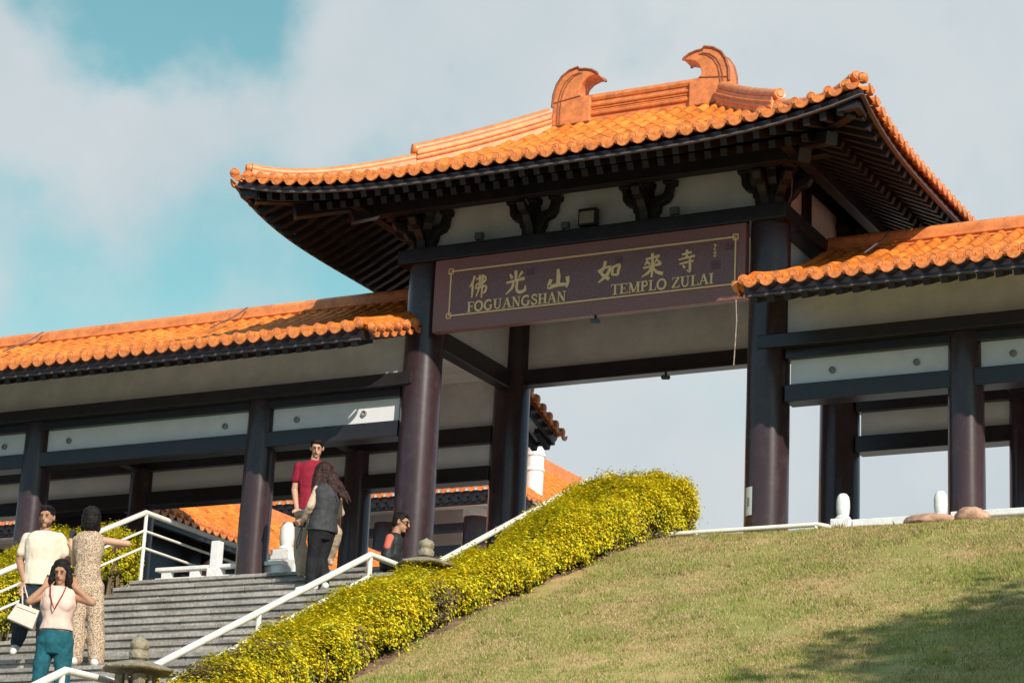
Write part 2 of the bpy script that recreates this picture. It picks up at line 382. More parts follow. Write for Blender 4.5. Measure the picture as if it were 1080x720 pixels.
def pan(mb, path, side, wd):
    """shallow concave pan strip between two rows"""
    pts = [Vector(p) for p in path]; side = Vector(side); n = 4; vs = []
    for p in pts:
        for k in range(n + 1):
            t = -1 + 2*k/n; vs.append(p + side * (t * wd / 2) + Vector((0, 0, 0.018 * t * t - 0.012)))
    m_ = n + 1
    mb.add(vs, [(i*m_+k, i*m_+k+1, (i+1)*m_+k+1, (i+1)*m_+k) for i in range(len(pts)-1) for k in range(n)])

GX, GY, HX, HY, ZE = 2.61, 1.35, 4.62, 3.44, 4.80
RISE = 1.88
def gate_z(x, y):      # x, y relative to the roof centre
    a = min(1.02, abs(x) / HX); b = min(1.02, abs(y) / HY)
    q = min(HX - abs(x), HY - abs(y)) / HY; q = max(-0.02, q)
    return ZE + 0.34 * (a * b)**4 * (1 if True else 0) + RISE * (0.66 * q + 0.34 * q * q)
gate = thing('entrance_gate', 'tall dark columned gate with a curved orange hipped roof above the stairs', 'gate', (GX, GY, -0.2))
tiles = MB(); EAVE = []; SP = 0.222
def slope_rows(cx, cy, along, inward, half_a, half_d, zf, ridge_half, clip=None):
    """rows on one slope; along/inward unit xy vectors; rows run from the eave inward"""
    n = int(round(2 * half_a / SP)); sp = 2 * half_a / n; caps = drips = MB(); EAVE.append(caps)
    for i in range(n + 1):
        for kind in ('row', 'pan'):
            a = -half_a + i * sp + (0 if kind == 'row' else sp / 2)
            if a > half_a: continue
            dmax = min(half_d, half_a - abs(a)) if clip is None else clip
            if kind == 'row' and dmax < 0.04: dmax = 0.04
            ns = max(1, int(dmax / 0.3)); path = []
            for s in range(ns + 1):
                d = dmax * s / ns; dd = half_d - d
                X = along[0]*a - inward[0]*dd; Y = along[1]*a - inward[1]*dd
                path.append((cx + X, cy + Y, zf(X, Y)))
            side = (along[0], along[1], 0); ot = (-inward[0], -inward[1], 0)
            if kind == 'row':
                if dmax > 0.1: tile_row(tiles, path, side)
                end_disc(caps, Vector(path[0]) + Vector((0, 0, 0.03)), side, ot)
            else:
                if len(path) > 1 and dmax > 0.15: pan(tiles, path, side, sp)
                drip(drips, Vector(path[0]) + Vector((0, 0, -0.03)), side, ot, w=sp * 0.42)
for al, inn, ha, hd in (((1,0),(0,1),HX,HY), ((-1,0),(0,-1),HX,HY), ((0,1),(-1,0),HY,HX), ((0,-1),(1,0),HY,HX)):
    if ha == HX: slope_rows(GX, GY, al, inn, HX, HY, gate_z, 0)
    else:
        # side slopes reach up to the hips
        n = int(round(2 * HY / SP)); sp = 2 * HY / n; caps = drips = MB(); EAVE.append(caps)
        for i in range(n + 1):
            for kind in ('row', 'pan'):
                a = -HY + i * sp + (0 if kind == 'row' else sp / 2)
                if a > HY: continue
                dmax = max(0.04, HY - abs(a)); ns = max(1, int(dmax / 0.3)); path = []
                for s in range(ns + 1):
                    dd = HX - dmax * s / ns; X = al[0]*a - inn[0]*dd; Y = al[1]*a - inn[1]*dd
                    path.append((GX + X, GY + Y, gate_z(X, Y)))
                side = (al[0], al[1], 0); ot = (-inn[0], -inn[1], 0)
                if kind == 'row':
                    if dmax > 0.1: tile_row(tiles, path, side)
                    end_disc(caps, Vector(path[0]) + Vector((0, 0, 0.03)), side, ot)
                else:
                    if dmax > 0.15: pan(tiles, path, side, sp)
                    drip(drips, Vector(path[0]) + Vector((0, 0, -0.03)), side, ot, w=sp * 0.42)
roof = tiles.build('roof', 'tile', gate, fix=False)
for caps in EAVE: o = caps.build('eave_tile_row', 'cap', gate); o.parent = roof
# soffit board under the tiles + fascia
sof = MB()
def sofz(x, y, off): return gate_z(x, y) - off
NS = 48
def gp(a, b): return (-HX*0.985 + a * 2 * HX*0.985, -HY*0.985 + b * 2 * HY*0.985)
sof.grid(NS, NS, lambda a, b: (GX + gp(a,b)[0], GY + gp(a,b)[1], sofz(*gp(a,b), 0.10)))
sof.grid(NS, NS, lambda a, b: (GX + gp(a,b)[0], GY + gp(a,b)[1], sofz(*gp(a,b), 0.03)))
sof.build('soffit_board', 'rafter', gate, fix=False)
fas = MB(False)
def fascia(mb, pts, h, th, off):
    for p, q in zip(pts, pts[1:]):
        p = Vector(p) + Vector((0, 0, -off)); q = Vector(q) + Vector((0, 0, -off)); mb.beam(p, q, th, h)
def rim(hx, hy, n=24):
    P = []
    for sx, sy, ex, ey in ((-1,-1,1,-1),(1,-1,1,1),(1,1,-1,1),(-1,1,-1,-1)):
        P.append([(GX + hx*(sx+(ex-sx)*t/n), GY + hy*(sy+(ey-sy)*t/n), gate_z(HX*(sx+(ex-sx)*t/n), HY*(sy+(ey-sy)*t/n))) for t in range(n+1)])
    return P
for P in rim(HX - 0.05, HY - 0.05): fascia(fas, P, 0.075, 0.05, 0.125)
fas.build('fascia', 'maroon', gate)
edge = MB(False)
for P in rim(HX - 0.02, HY - 0.02): fascia(edge, P, 0.018, 0.05, 0.168)
edge.build('fascia_edge', 'edge', gate)
# rafters: short flying ones at the rim and long lower ones
raf = MB(False)
def rafters(mb, xa, ya):
    pass
for al, inn, ha, hd in (((1,0),(0,1),HX,HY), ((-1,0),(0,-1),HX,HY), ((0,1),(-1,0),HY,HX), ((0,-1),(1,0),HY,HX)):
    n = int(round(2 * ha / SP)); sp = 2 * ha / n
    for i in range(n):
        a = -ha + (i + 0.5) * sp; m_ = ha - abs(a)
        def P(d, off):
            dd = hd - d; X = al[0]*a - inn[0]*dd; Y = al[1]*a - inn[1]*dd
            return Vector((GX + X, GY + Y, gate_z(X, Y) - off))
        d1 = min(1.3, max(0.35, m_)); mb_ = raf
        mb_.beam(P(0.09, 0.235), P(d1, 0.20), 0.085, 0.10)
        if m_ > 0.9:
            d2 = min(3.2, m_); pts = [0.62, 0.62 + (d2 - 0.62) * 0.5, d2]
            for p, q in zip(pts, pts[1:]): mb_.beam(P(p, 0.34), P(q, 0.34), 0.09, 0.10)
raf.build('rafters', 'rafter', gate)
# corner (hip) beams with stepped ends
for sx in (-1, 1):
    for sy in (-1, 1):
        hb = MB(False)
        def H(d, off): 
            X = sx * (HX - d); Y = sy * (HY - d); return (GX + X, GY + Y, gate_z(X, Y) - off)
        hb.beam(H(0.62, 0.42), H(1.5, 0.40), 0.16, 0.17); hb.beam(H(1.2, 0.55), H(2.6, 0.55), 0.18, 0.20)
        hb.beam(H(0.22, 0.27), H(0.9, 0.27), 0.13, 0.12)
        hb.build('hip_beam', 'maroon', gate, bevel=0.008)
# eave purlins, ring beam, frieze
CX0, CX1, CY0, CY1 = 0.0, 5.22, 0.0, 2.7
pur = MB(False); q = 0.62
for p, r_ in (((CX0-q-.5, CY0-q, 4.93), (CX1+q+.5, CY0-q, 4.93)), ((CX0-q-.5, CY1+q, 4.93), (CX1+q+.5, CY1+q, 4.93)), ((CX0-q, CY0-q-.5, 4.932), (CX0-q, CY1+q+.5, 4.932)), ((CX1+q, CY0-q-.5, 4.932), (CX1+q, CY1+q+.5, 4.932))): pur.beam(p, r_, 0.16, 0.20)
for p, r_ in (((CX0, CY0, 5.22), (CX1, CY0, 5.22)), ((CX0, CY1, 5.22), (CX1, CY1, 5.22)), ((CX0, CY0, 5.22), (CX0, CY1, 5.22)), ((CX1, CY0, 5.22), (CX1, CY1, 5.22))): pur.beam(p, r_, 0.16, 0.2)
pur.build('purlin', 'rafter', gate, bevel=0.006)
rb = MB(False)
rb.box((-0.33, -0.33, 4.19), (5.55, 0.30, 4.40)); rb.box((-0.33, 2.40, 4.19), (5.55, 3.03, 4.40)); rb.box((-0.33, 0.302, 4.192), (0.30, 2.398, 4.398)); rb.box((4.92, 0.302, 4.192), (5.55, 2.398, 4.398))
rb.build('ring_beam', 'maroon', gate, bevel=0.012)
fr = MB(False)
fr.box((0.0, -0.06, 4.401), (5.22, 0.06, 5.4)); fr.box((0.0, 2.64, 4.401), (5.22, 2.76, 5.4)); fr.box((-0.06, 0.061, 4.401), (0.06, 2.639, 5.4)); fr.box((5.16, 0.061, 4.401), (5.28, 2.639, 5.4))
fr.build('frieze_wall', 'plaster', gate)
for x in (5.24, -0.11):
    for y in (0.95, 1.15): po = MB(False); po.box((x, y, 4.401), (x + 0.09, y + 0.07, 5.42)); po.build('frieze_post', 'maroon', gate)
# ceiling and wall above the rear opening
ce = MB(False); ce.box((0.31, 0.31, 4.20), (4.91, 2.39, 4.24)); ce.build('ceiling', 'plaster', gate)
bw = MB(False); bw.box((0.27, 2.66, 3.40), (4.95, 2.76, 4.189)); bw.build('rear_wall', 'plaster', gate)
for x in (0, 5.22):
    sw = MB(False); sw.box((x - 0.04, 0.27, 3.37), (x + 0.04, 2.45, 4.189)); sw.build('side_wall', 'plaster', gate)
bb = MB(False); bb.box((0.1, 2.6, 3.16), (5.12, 2.82, 3.40)); bb.build('rear_beam', 'maroon', gate, bevel=0.01)
for x in (0, 5.22):
    b2 = MB(False); b2.box((x - 0.1, 0.1, 3.08), (x + 0.1, 2.6, 3.37)); b2.build('side_beam', 'maroon', gate, bevel=0.01)
def column(par, x, y, r0, r1, z0, z1):
    c = MB(); c.lathe((x, y, 0), [(r0 * 1.0, z0), (r0, z0 + (z1-z0)*0.35), ((r0+r1)/2, z0 + (z1-z0)*0.75), (r1, z1)], 40)
    return c.build('column', 'column', par)
for x, y in ((0,0),(5.22,0),(0,2.7),(5.22,2.7)): column(gate, x, y, 0.285, 0.265, -0.2, 4.189)
# brackets
def bracket_poly():
    left = [(-0.15, 0), (-0.16, 0.10), (-0.19, 0.13), (-0.20, 0.19), (-0.30, 0.22), (-0.355, 0.28), (-0.365, 0.36), (-0.385, 0.40), (-0.385, 0.56), (-0.285, 0.56), (-0.285, 0.40), (-0.25, 0.30), (-0.07, 0.27), (-0.06, 0.56)]
    return left + [(-a, b) for a, b in reversed(left)]
BP = bracket_poly()
def bracket(x, y, z, rot, corner=False):
    mb = MB(False); c, s = math.cos(rot), math.sin(rot)
    def tr(a, b, t): return (x + a * c - t * s, y + a * s + t * c, z + b * 1.28)
    def arms(f):
        mb.prism(BP, -0.20, -0.06, f)
        side = [(0.0, 0.0), (-0.24, 0.0), (-0.27, 0.10), (-0.34, 0.14), (-0.40, 0.20), (-0.52, 0.23), (-0.58, 0.30), (-0.56, 0.34), (-0.40, 0.30), (-0.2, 0.27), (0.0, 0.27)]
        mb.prism(side, -0.06, 0.06, lambda a, b, t: f(t, b, a))
        for a in (-0.33, 0, 0.33): 
            mb.prism([(a-0.075, 0.40), (a+0.075, 0.40), (a+0.085, 0.46), (a-0.085, 0.46)], -0.23, -0.03, f)
        mb.prism([(-0.10, 0.34), (0.10, 0.34), (0.09, 0.42), (-0.09, 0.42)], -0.66, -0.54, f)
    arms(tr)
    if corner:
        for dr in (-math.pi/2 if corner < 0 else math.pi/2, (-math.pi/4 if corner < 0 else math.pi/4)):
            c2, s2 = math.cos(rot + dr), math.sin(rot + dr)
            arms(lambda a, b, t: (x + a*c2 - t*s2, y + a*s2 + t*c2, z + b * 1.28))
    mb.build('bracket', 'rafter', gate, bevel=0.012)
for x in (1.74, 3.48): bracket(x, -0.02, 4.40, 0); bracket(x, 2.72, 4.40, math.pi)
bracket(0, 0, 4.40, 0, -1); bracket(5.22, 0, 4.40, 0, 1); bracket(0, 2.7, 4.40, math.pi, 1); bracket(5.22, 2.7, 4.40, math.pi, -1)

# ridge with two beaked fins, hip ridges
rd = MB()
RX0, RX1, RZ = GX - 1.37, GX + 1.45, 6.62
def band(mb, p, q, zb, hh, th): 
    mb.beam((p[0], p[1], zb + hh/2), (q[0], q[1], zb + hh/2), th, hh)
band(rd, (RX0+.3, GY), (RX1-.3, GY), RZ - 0.1, 0.52, 0.16)
rdo = rd.build('ridge', 'ridge', gate, bevel=0.01)
mo = MB()
for dz, rr, th in ((0.02, 0.035, .1), (0.17, 0.03, .09), (0.21, 0.016, .09), (0.25, 0.014, .09), (0.30, 0.03, .09), (0.42, 0.055, .06)):
    for s in (-1, 1): mo.tube([(RX0+.3, GY + s*(th), RZ + dz), (RX1-.3, GY + s*(th), RZ + dz)], rr, 8)
mo.tube([(RX0+.3, GY, RZ + 0.44), (RX1-.3, GY, RZ + 0.44)], 0.075, 10)
o = mo.build('ridge_moulding', 'ridge', gate); o.parent = rdo
def fin(xo, sgn):
    # outline: x measured inward from the outer edge
    P = [(0, -0.15), (0.0, 0.34), (0.015, 0.54), (0.06, 0.69), (0.14, 0.81), (0.26, 0.89), (0.40, 0.925), (0.43, 0.885), (0.53, 0.875), (0.63, 0.845), (0.715, 0.79), (0.72, 0.765), (0.64, 0.755), (0.54, 0.72), (0.47, 0.65), (0.44, 0.57), (0.435, 0.50), (0.50, 0.46), (0.62, 0.43), (0.62, -0.15)]
    mb = MB(False); mb.prism(P, -0.15, 0.15, lambda a, b, t: (xo + sgn*a, GY + t, RZ + b))
    f = mb.build('ridge_fin', 'ridge', gate, bevel=0.02)
    rim_ = MB()
    path = P[1:12]
    for y in (-0.15, 0.15): rim_.tube([(xo + sgn*a, GY + y, RZ + b) for a, b in path], 0.022, 6)
    for off in (0.09, 0.13):
        rim_.tube([(xo + sgn*(a*0.86 + off), GY - 0.152, RZ + b - 0.06 - off*0.3) for a, b in P[0:7]], 0.010, 5)
        rim_.tube([(xo + sgn*(a*0.86 + off), GY + 0.152, RZ + b - 0.06 - off*0.3) for a, b in P[0:7]], 0.010, 5)
    for y in (-0.153, 0.153): rim_.tube([(xo, GY + y, RZ + 0.40), (xo + sgn*0.46, GY + y, RZ + 0.46)], 0.010, 5)
    for y in (-0.153, 0.153): rim_.tube([(xo + sgn*0.01, GY + y, RZ + 0.03), (xo + sgn*0.62, GY + y, RZ + 0.03)], 0.018, 5)
    o = rim_.build('fin_trim', 'ridgeline', gate); o.parent = f
fin(RX0, 1); fin(RX1, -1)
def sweep(mb, pts, prof, closed_caps=True):
    pts = [Vector(p) for p in pts]; n = len(prof); vs = []
    for i, p in enumerate(pts):
        d = (pts[min(i+1, len(pts)-1)] - pts[max(i-1, 0)]); d.z = 0; d.normalize(); sd = Vector((d.y, -d.x, 0))
        vs += [p + sd * a + Vector((0, 0, b)) for a, b in prof]
    fs = [(i*n+k, i*n+(k+1)%n, (i+1)*n+(k+1)%n, (i+1)*n+k) for i in range(len(pts)-1) for k in range(n)]
    fs += [tuple(range(n)), tuple(reversed(range((len(pts)-1)*n, len(pts)*n)))]
    mb.add(vs, fs)
for sx in (-1, 1):
    for sy in (-1, 1):
        def Hp(d): 
            X = sx * (HX - d); Y = sy * max(0, HY - d); return (GX + X, GY + Y, gate_z(X, Y))
        hm = MB(); 
        dmax = HX - 1.38
        lo = [Hp(0.16 + (1.90 - 0.16) * t / 14) for t in range(15)]
        hi = [Hp(1.83 + (dmax - 1.83) * t / 14) for t in range(15)]
        sweep(hm, lo, [(-0.085, -0.02), (-0.085, 0.13), (0.085, 0.13), (0.085, -0.02)])
        hm.tube([Vector(p) + Vector((0, 0, 0.17)) for p in lo], 0.075, 10)
        sweep(hm, hi, [(-0.10, -0.02), (-0.10, 0.27), (0.10, 0.27), (0.10, -0.02)])
        hm.tube([Vector(p) + Vector((0, 0, 0.31)) for p in hi], 0.085, 10)
        for off, rr in ((0.13, 0.022), (0.20, 0.016)):
            for s in (-1, 1): 
                sdv = Vector((sy, -sx, 0)).normalized() * (0.105 * s)
                hm.tube([Vector(p) + sdv + Vector((0, 0, off)) for p in hi], rr, 6)
        h_ = hm.build('hip_ridge', 'ridge', gate)
        if sy == -1 or sx == 1:
            e_ = MB(); p = Vector(Hp(0.14)) + Vector((0, 0, 0.17)); dv = Vector((sx, sy, 0)).normalized()
            end_disc(e_, p, Vector((dv.y, -dv.x, 0)), dv, 0.066); e_.build('hip_end_disc', 'cap', gate)
            e_ = MB(); p = Vector(Hp(1.82)) + Vector((0, 0, 0.31)); end_disc(e_, p, Vector((dv.y, -dv.x, 0)), dv, 0.088); e_.build('hip_end_disc', 'cap', gate)

# ------------------------------------------------------------------ side galleries
WE, WR = -1.65, 1.35; WZ0, WZ1 = 2.86, 4.20
def wing_z(y):
    q = 1 - abs(y - WR) / (WR - WE); return WZ0 + (WZ1 - WZ0) * (0.62 * q + 0.38 * q * q)
def wing(name, label, xa, xb, gate_side, cols, spans):
    g = thing(name, label, 'gallery', ((xa + xb) / 2, 1.35, -0.2))
    T = MB(); CC = {-1: MB(), 1: MB()}; DD = CC; VC = {-1: MB(), 1: MB()}; n = int(round((xb - xa) / SP)); sp = (xb - xa) / n
    for i in range(n + 1):
        for sgn in (-1, 1):
            for kind in ('row', 'pan'):
                x = xa + i * sp + (0 if kind == 'row' else sp / 2)
                if x > xb: continue
                path = [(x, WR + sgn * (WR - WE) * (1 - s / 8), wing_z(WR + sgn * (WR - WE) * (1 - s / 8))) for s in range(9)]
                if kind == 'row': tile_row(T, path, (1, 0, 0)); end_disc(CC[sgn], Vector(path[0]) + Vector((0,0,.03)), (1,0,0), (0, sgn, 0))
                else: pan(T, path, (1,0,0), sp); drip(DD[sgn], Vector(path[0]) + Vector((0,0,-.03)), (1,0,0), (0, sgn, 0), w=sp*.42)
    # verge tiles on the gate side
    xv = xb if gate_side > 0 else xa
    for sgn in (-1, 1):
        m_ = int((WR - WE) / SP)
        for i in range(m_):
            y = WR + sgn * ((WR - WE) - (i + 0.5) * SP); z_ = wing_z(y)
            if -0.30 < y < 3.0: continue      # the gate's side wall stands there
            T.tube([(xv - gate_side*0.08, y, z_ + 0.06), (xv + gate_side*0.13, y, z_ - 0.03)], 0.060, 8)
            end_disc(VC[sgn], (xv + gate_side*0.13, y, z_ - 0.03), (0, 1, 0), (gate_side, 0, 0))
            drip(VC[sgn], (xv + gate_side*0.06, y + SP/2, z_ - 0.07), (0, 1, 0), (gate_side, 0, 0), w=SP*.44)
        T.tube([(xv - gate_side*0.10, WR + sgn*(WR-WE)*(.97-.97*s/8), wing_z(WR + sgn*(WR-WE)*(.97-.97*s/8)) + 0.08) for s in range(9)], 0.055, 8)
    rf = T.build('roof', 'tile', g, fix=False)
    for s in (-1, 1):
        for q_, nm_ in ((CC, 'eave_tile_row'), (VC, 'verge_tile_row')): o = q_[s].build(nm_, 'cap', g); o.parent = rf
    # ridge
    rg = MB(False); rg.box((xa, WR - 0.09, 4.05), (xb, WR + 0.09, 4.36)); ro = rg.build('ridge', 'ridge', g)
    rm = MB()
    for dz, th, rr in ((4.36, 0, 0.085), (4.13, 0.095, 0.014), (4.19, 0.095, 0.014), (4.25, 0.095, 0.022)):
        for s in ((-1, 1) if th else (1,)):
            x = xa
            while x < xb - 0.1:
                x2 = min(xb, x + 0.62); rm.tube([(x, WR + s*th, dz), (x2 - 0.008, WR + s*th, dz)], rr, 10); x = x2
    o = rm.build('ridge_moulding', 'ridge', g); o.parent = ro
    for s in (-1, 1): ml = MB(False); ml.box((xa, WR + s*0.10 - 0.03, 4.055), (xb, WR + s*0.10 + 0.03, 4.09)); o = ml.build('ridge_mortar', 'mortar', g); o.parent = ro
    # soffit, fascia, rafter ends
    sb = MB(False)
    for s in (-1, 1):
        Y = lambda t: WR + s * t
        e = WR - WE
        for a_, b_, o_ in ((e - 0.06, e - 0.8, 0.15), (e - 0.8, 1.2, 0.15)):
            sb.add([(xa, Y(a_), wing_z(Y(a_)) - o_), (xb, Y(a_), wing_z(Y(a_)) - o_), (xb, Y(b_), wing_z(Y(b_)) - o_), (xa, Y(b_), wing_z(Y(b_)) - o_),
                    (xa, Y(a_), wing_z(Y(a_)) - 0.02), (xb, Y(a_), wing_z(Y(a_)) - 0.02), (xb, Y(b_), wing_z(Y(b_)) - 0.02), (xa, Y(b_), wing_z(Y(b_)) - 0.02)],
                   [(0,1,2,3),(4,5,6,7),(0,1,5,4),(1,2,6,5),(2,3,7,6),(3,0,4,7)])
    sb.build('soffit', 'plaster', g)
    for s in (-1, 1):
        fa = MB(False); ra = MB(False); ed = MB(False)
        ye = WR + s * (WR - WE - 0.05)
        fa.box((xa, min(ye, ye - s*0.05), WZ0 - 0.16), (xb, max(ye, ye - s*0.05), WZ0 - 0.02)); ed.box((xa, min(ye + s*.01, ye - s*.05), WZ0 - 0.18), (xb, max(ye + s*.01, ye - s*.05), WZ0 - 0.161))
        for i in range(n):
            x = xa + (i + 0.5) * sp; y0 = ye - s*0.02; y1 = ye - s*0.42
            ra.beam((x, y0, wing_z(y0) - 0.235), (x, y1, wing_z(y1) - 0.19), 0.09, 0.10)
    # barge board on the gate side
        for i in range(8):
            y0 = WR + s*(WR-WE)*(1-i/8)*0.985; y1 = WR + s*(WR-WE)*(1-(i+1)/8)*0.985
            fa.beam((xv - gate_side*0.02, y0, wing_z(y0) - 0.12), (xv - gate_side*0.02, y1, wing_z(y1) - 0.12), 0.06, 0.15)
        fa.build('fascia', 'maroon', g); ra.build('rafters', 'rafter', g); ed.build('fascia_edge', 'edge', g)
    # walls above the beams, beams, panels
    for y, nm in ((0, 'front'), (2.7, 'rear')):
        a, b = (xa, xb)
        ga = a + 0.28 if gate_side < 0 else a; gb = b - 0.08 if gate_side > 0 else b
        if gate_side < 0: ga = 5.5
        if gate_side > 0: gb = -0.26
        ub = MB(False)
        ub.box((ga if gate_side > 0 else ga - 0.33, y - 0.30, 2.42), (gb if gate_side < 0 else gb + 0.26, y - 0.145, 2.60)) if y == 0 else None
        ub.box((ga, y - 0.14, 2.30), (gb, y + 0.14, 2.57)); ub.build('upper_beam', 'maroon', g, bevel=0.01)
        lb = MB(False); lb.box((ga, y - 0.15, 1.72), (gb, y + 0.15, 1.95)); lb.build('lower_beam', 'maroon', g, bevel=0.01)
        wl = MB(False); wl.box((ga, y - 0.06, 2.571), (gb, y + 0.06, 3.5)); wl.build('upper_wall', 'plaster', g)
        edges = sorted([ga, gb] + [c for c in cols])
        for p, q_ in zip(edges, edges[1:]):
            if q_ - p < 0.3: continue
            pn = MB(False); pn.box((p + 0.05, y - 0.05, 1.951), (q_ - 0.05, y + 0.05, 2.299)); po_ = pn.build('panel', 'panel', g)
            if y == 0:
                for xx in (p + 0.62, q_ - 0.62):
                    if q_ - p < 2: xx = (p + q_) / 2 - 0.3
                    ds = MB(); ds.lathe((0, 0, 0), [(0.045, 0), (0.045, 0.025), (0.032, 0.03), (0.030, 0.012)], 16)
                    ds.v = [(xx + v_[0], -0.052 - v_[2], 2.115 + v_[1]) for v_ in ds.v]
                    d_ = ds.build('panel_vent', 'dial', g); d_.parent = po_
        for c in cols: column(g, c, y, 0.23, 0.215, -0.2, 2.42 if y == 0 else 2.35)
    ce = MB(False); ce.box((xa if gate_side > 0 else 5.5, 0.07, 3.30), (xb if gate_side < 0 else -0.26, 2.63, 3.36)); ce.build('ceiling', 'plaster', g)
    for c in cols: cr = MB(False); cr.box((c - 0.09, 0.15, 2.30), (c + 0.09, 2.55, 2.56)); cr.build('cross_beam', 'maroon', g, bevel=0.01)
    return g
wing('covered_gallery', 'long orange tiled gallery on dark columns left of the gate', -12.2, -0.06, 1, [-2.63, -6.72, -10.8], 0)
wing('covered_gallery', 'orange tiled gallery on dark columns standing right of the gate', 5.53, 16.2, -1, [7.86, 11.95, 16.0], 0)

# ------------------------------------------------------------------ name board
sign = thing('name_board', 'purple granite board with gold characters hung between the gate columns', 'sign', (2.62, -0.24, 3.13))
mb = MB(False); mb.box((0.28, -0.29, 3.13), (4.985, -0.16, 4.188)); mb.build('board', 'granite', sign, bevel=0.008)
mb = MB(False); mb.box((0.56, -0.296, 3.35), (4.83, -0.2905, 3.985)); mb.build('field', 'granitepol', sign)
bd = MB(False); SY = -0.302
X0, X1, Z0, Z1 = 0.55, 4.845, 3.342, 3.996
for a, b in (((X0, Z0), (X1, Z0)), ((X0, Z1), (X1, Z1)), ((X0, Z0), (X0, Z1)), ((X1, Z0), (X1, Z1))): bd.beam((a[0], SY, a[1]), (b[0], SY, b[1]), 0.012, 0.020, up=(0, 0, 1) if a[1] == b[1] else (1, 0, 0))
for x in (X0, X1):
    for z_ in (Z0, Z1):
        c = 0.035
        for a, b in (((x-c, z_-c), (x+c, z_-c)), ((x-c, z_+c), (x+c, z_+c)), ((x-c, z_-c), (x-c, z_+c)), ((x+c, z_-c), (x+c, z_+c))):
            bd.beam((a[0], SY - 0.002, a[1]), (b[0], SY - 0.002, b[1]), 0.014, 0.016, up=(0, 0, 1) if a[1] == b[1] else (1, 0, 0))
bd.build('border', 'gold', sign)
def stroke(mb, pts, ws, yf, th=0.012):
    """flat brush stroke in the XZ plane"""
    P = [Vector((p[0], p[1])) for p in pts]
    # densify with catmull-rom
    D = []; Wd = []
    for i in range(len(P) - 1):
        p0 = P[max(0, i-1)]; p1 = P[i]; p2 = P[i+1]; p3 = P[min(len(P)-1, i+2)]
        for k in range(6):
            t = k / 6; D.append(0.5 * ((2*p1) + (p2-p0)*t + (2*p0-5*p1+4*p2-p3)*t*t + (3*p1-p0-3*p2+p3)*t**3)); Wd.append(ws[i] + (ws[i+1]-ws[i])*t)
    D.append(P[-1]); Wd.append(ws[-1]); L_, R_ = [], []
    for i, p in enumerate(D):
        d = (D[min(i+1, len(D)-1)] - D[max(0, i-1)])
        if d.length < 1e-9: d = Vector((1, 0))
        d.normalize(); nn = Vector((-d.y, d.x)); L_.append(p + nn * Wd[i] / 2); R_.append(p - nn * Wd[i] / 2)
    vs = []; n = len(D)
    for y in (yf, yf - th):
        vs += [(q.x, y, q.y) for q in L_] + [(q.x, y, q.y) for q in R_]
    fs = []
    for o_ in (0, 2*n): fs += [(o_+i, o_+i+1, o_+n+i+1, o_+n+i) for i in range(n-1)]
    fs += [(i, i+1, 2*n+i+1, 2*n+i) for i in range(n-1)] + [(n+i, n+i+1, 3*n+i+1, 3*n+i) for i in range(n-1)] + [(0, n, 3*n, 2*n), (n-1, 2*n-1, 4*n-1, 3*n-1)]
    mb.add(vs, fs)
CH = {
 'fo': [([(.30,.98),(.18,.70),(.02,.50)],[.09,.08,.03]), ([(.19,.70),(.20,.40),(.18,.02)],[.07,.09,.04]), ([(.38,.82),(.86,.90),(.84,.68),(.45,.62)],[.05,.07,.08,.05]), ([(.45,.62),(.40,.42),(.92,.48),(.92,.26),(.80,.16)],[.06,.06,.07,.09,.03]), ([(.57,1.0),(.58,.50),(.42,.04)],[.08,.08,.03]), ([(.74,1.0),(.73,.5),(.72,-.02)],[.08,.08,.05])],
 'guang': [([(.50,1.02),(.52,.60)],[.11,.08]), ([(.20,.90),(.33,.70)],[.05,.11]), ([(.84,.95),(.66,.70)],[.11,.04]), ([(.03,.52),(.45,.58),(.97,.64)],[.07,.07,.11]), ([(.40,.57),(.34,.28),(.02,.02)],[.09,.09,.03]), ([(.60,.58),(.58,.20),(.74,.05),(1.0,.12),(1.02,.32)],[.09,.09,.11,.10,.03])],
 'shan': [([(.48,1.02),(.52,.60),(.50,.18)],[.08,.13,.11]), ([(.18,.52),(.08,.18),(.12,.10),(.50,.18),(.94,.16)],[.10,.10,.12,.11,.09]), ([(.92,.58),(.96,.30),(.90,.0)],[.12,.11,.05])],
 'ru': [([(.30,1.0),(.24,.70),(.12,.46),(.50,.14)],[.09,.10,.09,.12]), ([(.56,.70),(.38,.34),(.0,.04)],[.10,.11,.04]), ([(-.02,.52),(.25,.68),(.60,.72)],[.11,.08,.05]), ([(.66,.70),(.64,.50),(.62,.32)],[.06,.08,.06]), ([(.66,.68),(.96,.74),(.92,.50),(.88,.32),(.62,.34)],[.07,.09,.09,.08,.06])],
 'lai': [([(.50,1.04),(.52,.5),(.49,-.02)],[.10,.09,.07]), ([(.18,.80),(.50,.84),(.86,.90)],[.06,.07,.09]), ([(.28,.74),(.14,.54)],[.08,.04]), ([(.26,.66),(.40,.56)],[.05,.08]), ([(.76,.80),(.60,.56)],[.08,.04]), ([(.74,.70),(.90,.58)],[.05,.09]), ([(.06,.42),(.50,.47),(.96,.54)],[.06,.07,.09]), ([(.50,.46),(.32,.20),(.0,.04)],[.07,.09,.03]), ([(.52,.46),(.72,.20),(1.04,.08)],[.05,.10,.12])],
 'si': [([(.22,.84),(.80,.90)],[.07,.09]), ([(.52,1.04),(.50,.66)],[.09,.09]), ([(.02,.62),(.50,.67),(1.0,.72)],[.06,.07,.10]), ([(.08,.42),(.92,.50)],[.06,.09]), ([(.70,.64),(.72,.30),(.70,.04),(.52,.12)],[.08,.10,.10,.02]), ([(.28,.36),(.42,.22)],[.05,.11])]}
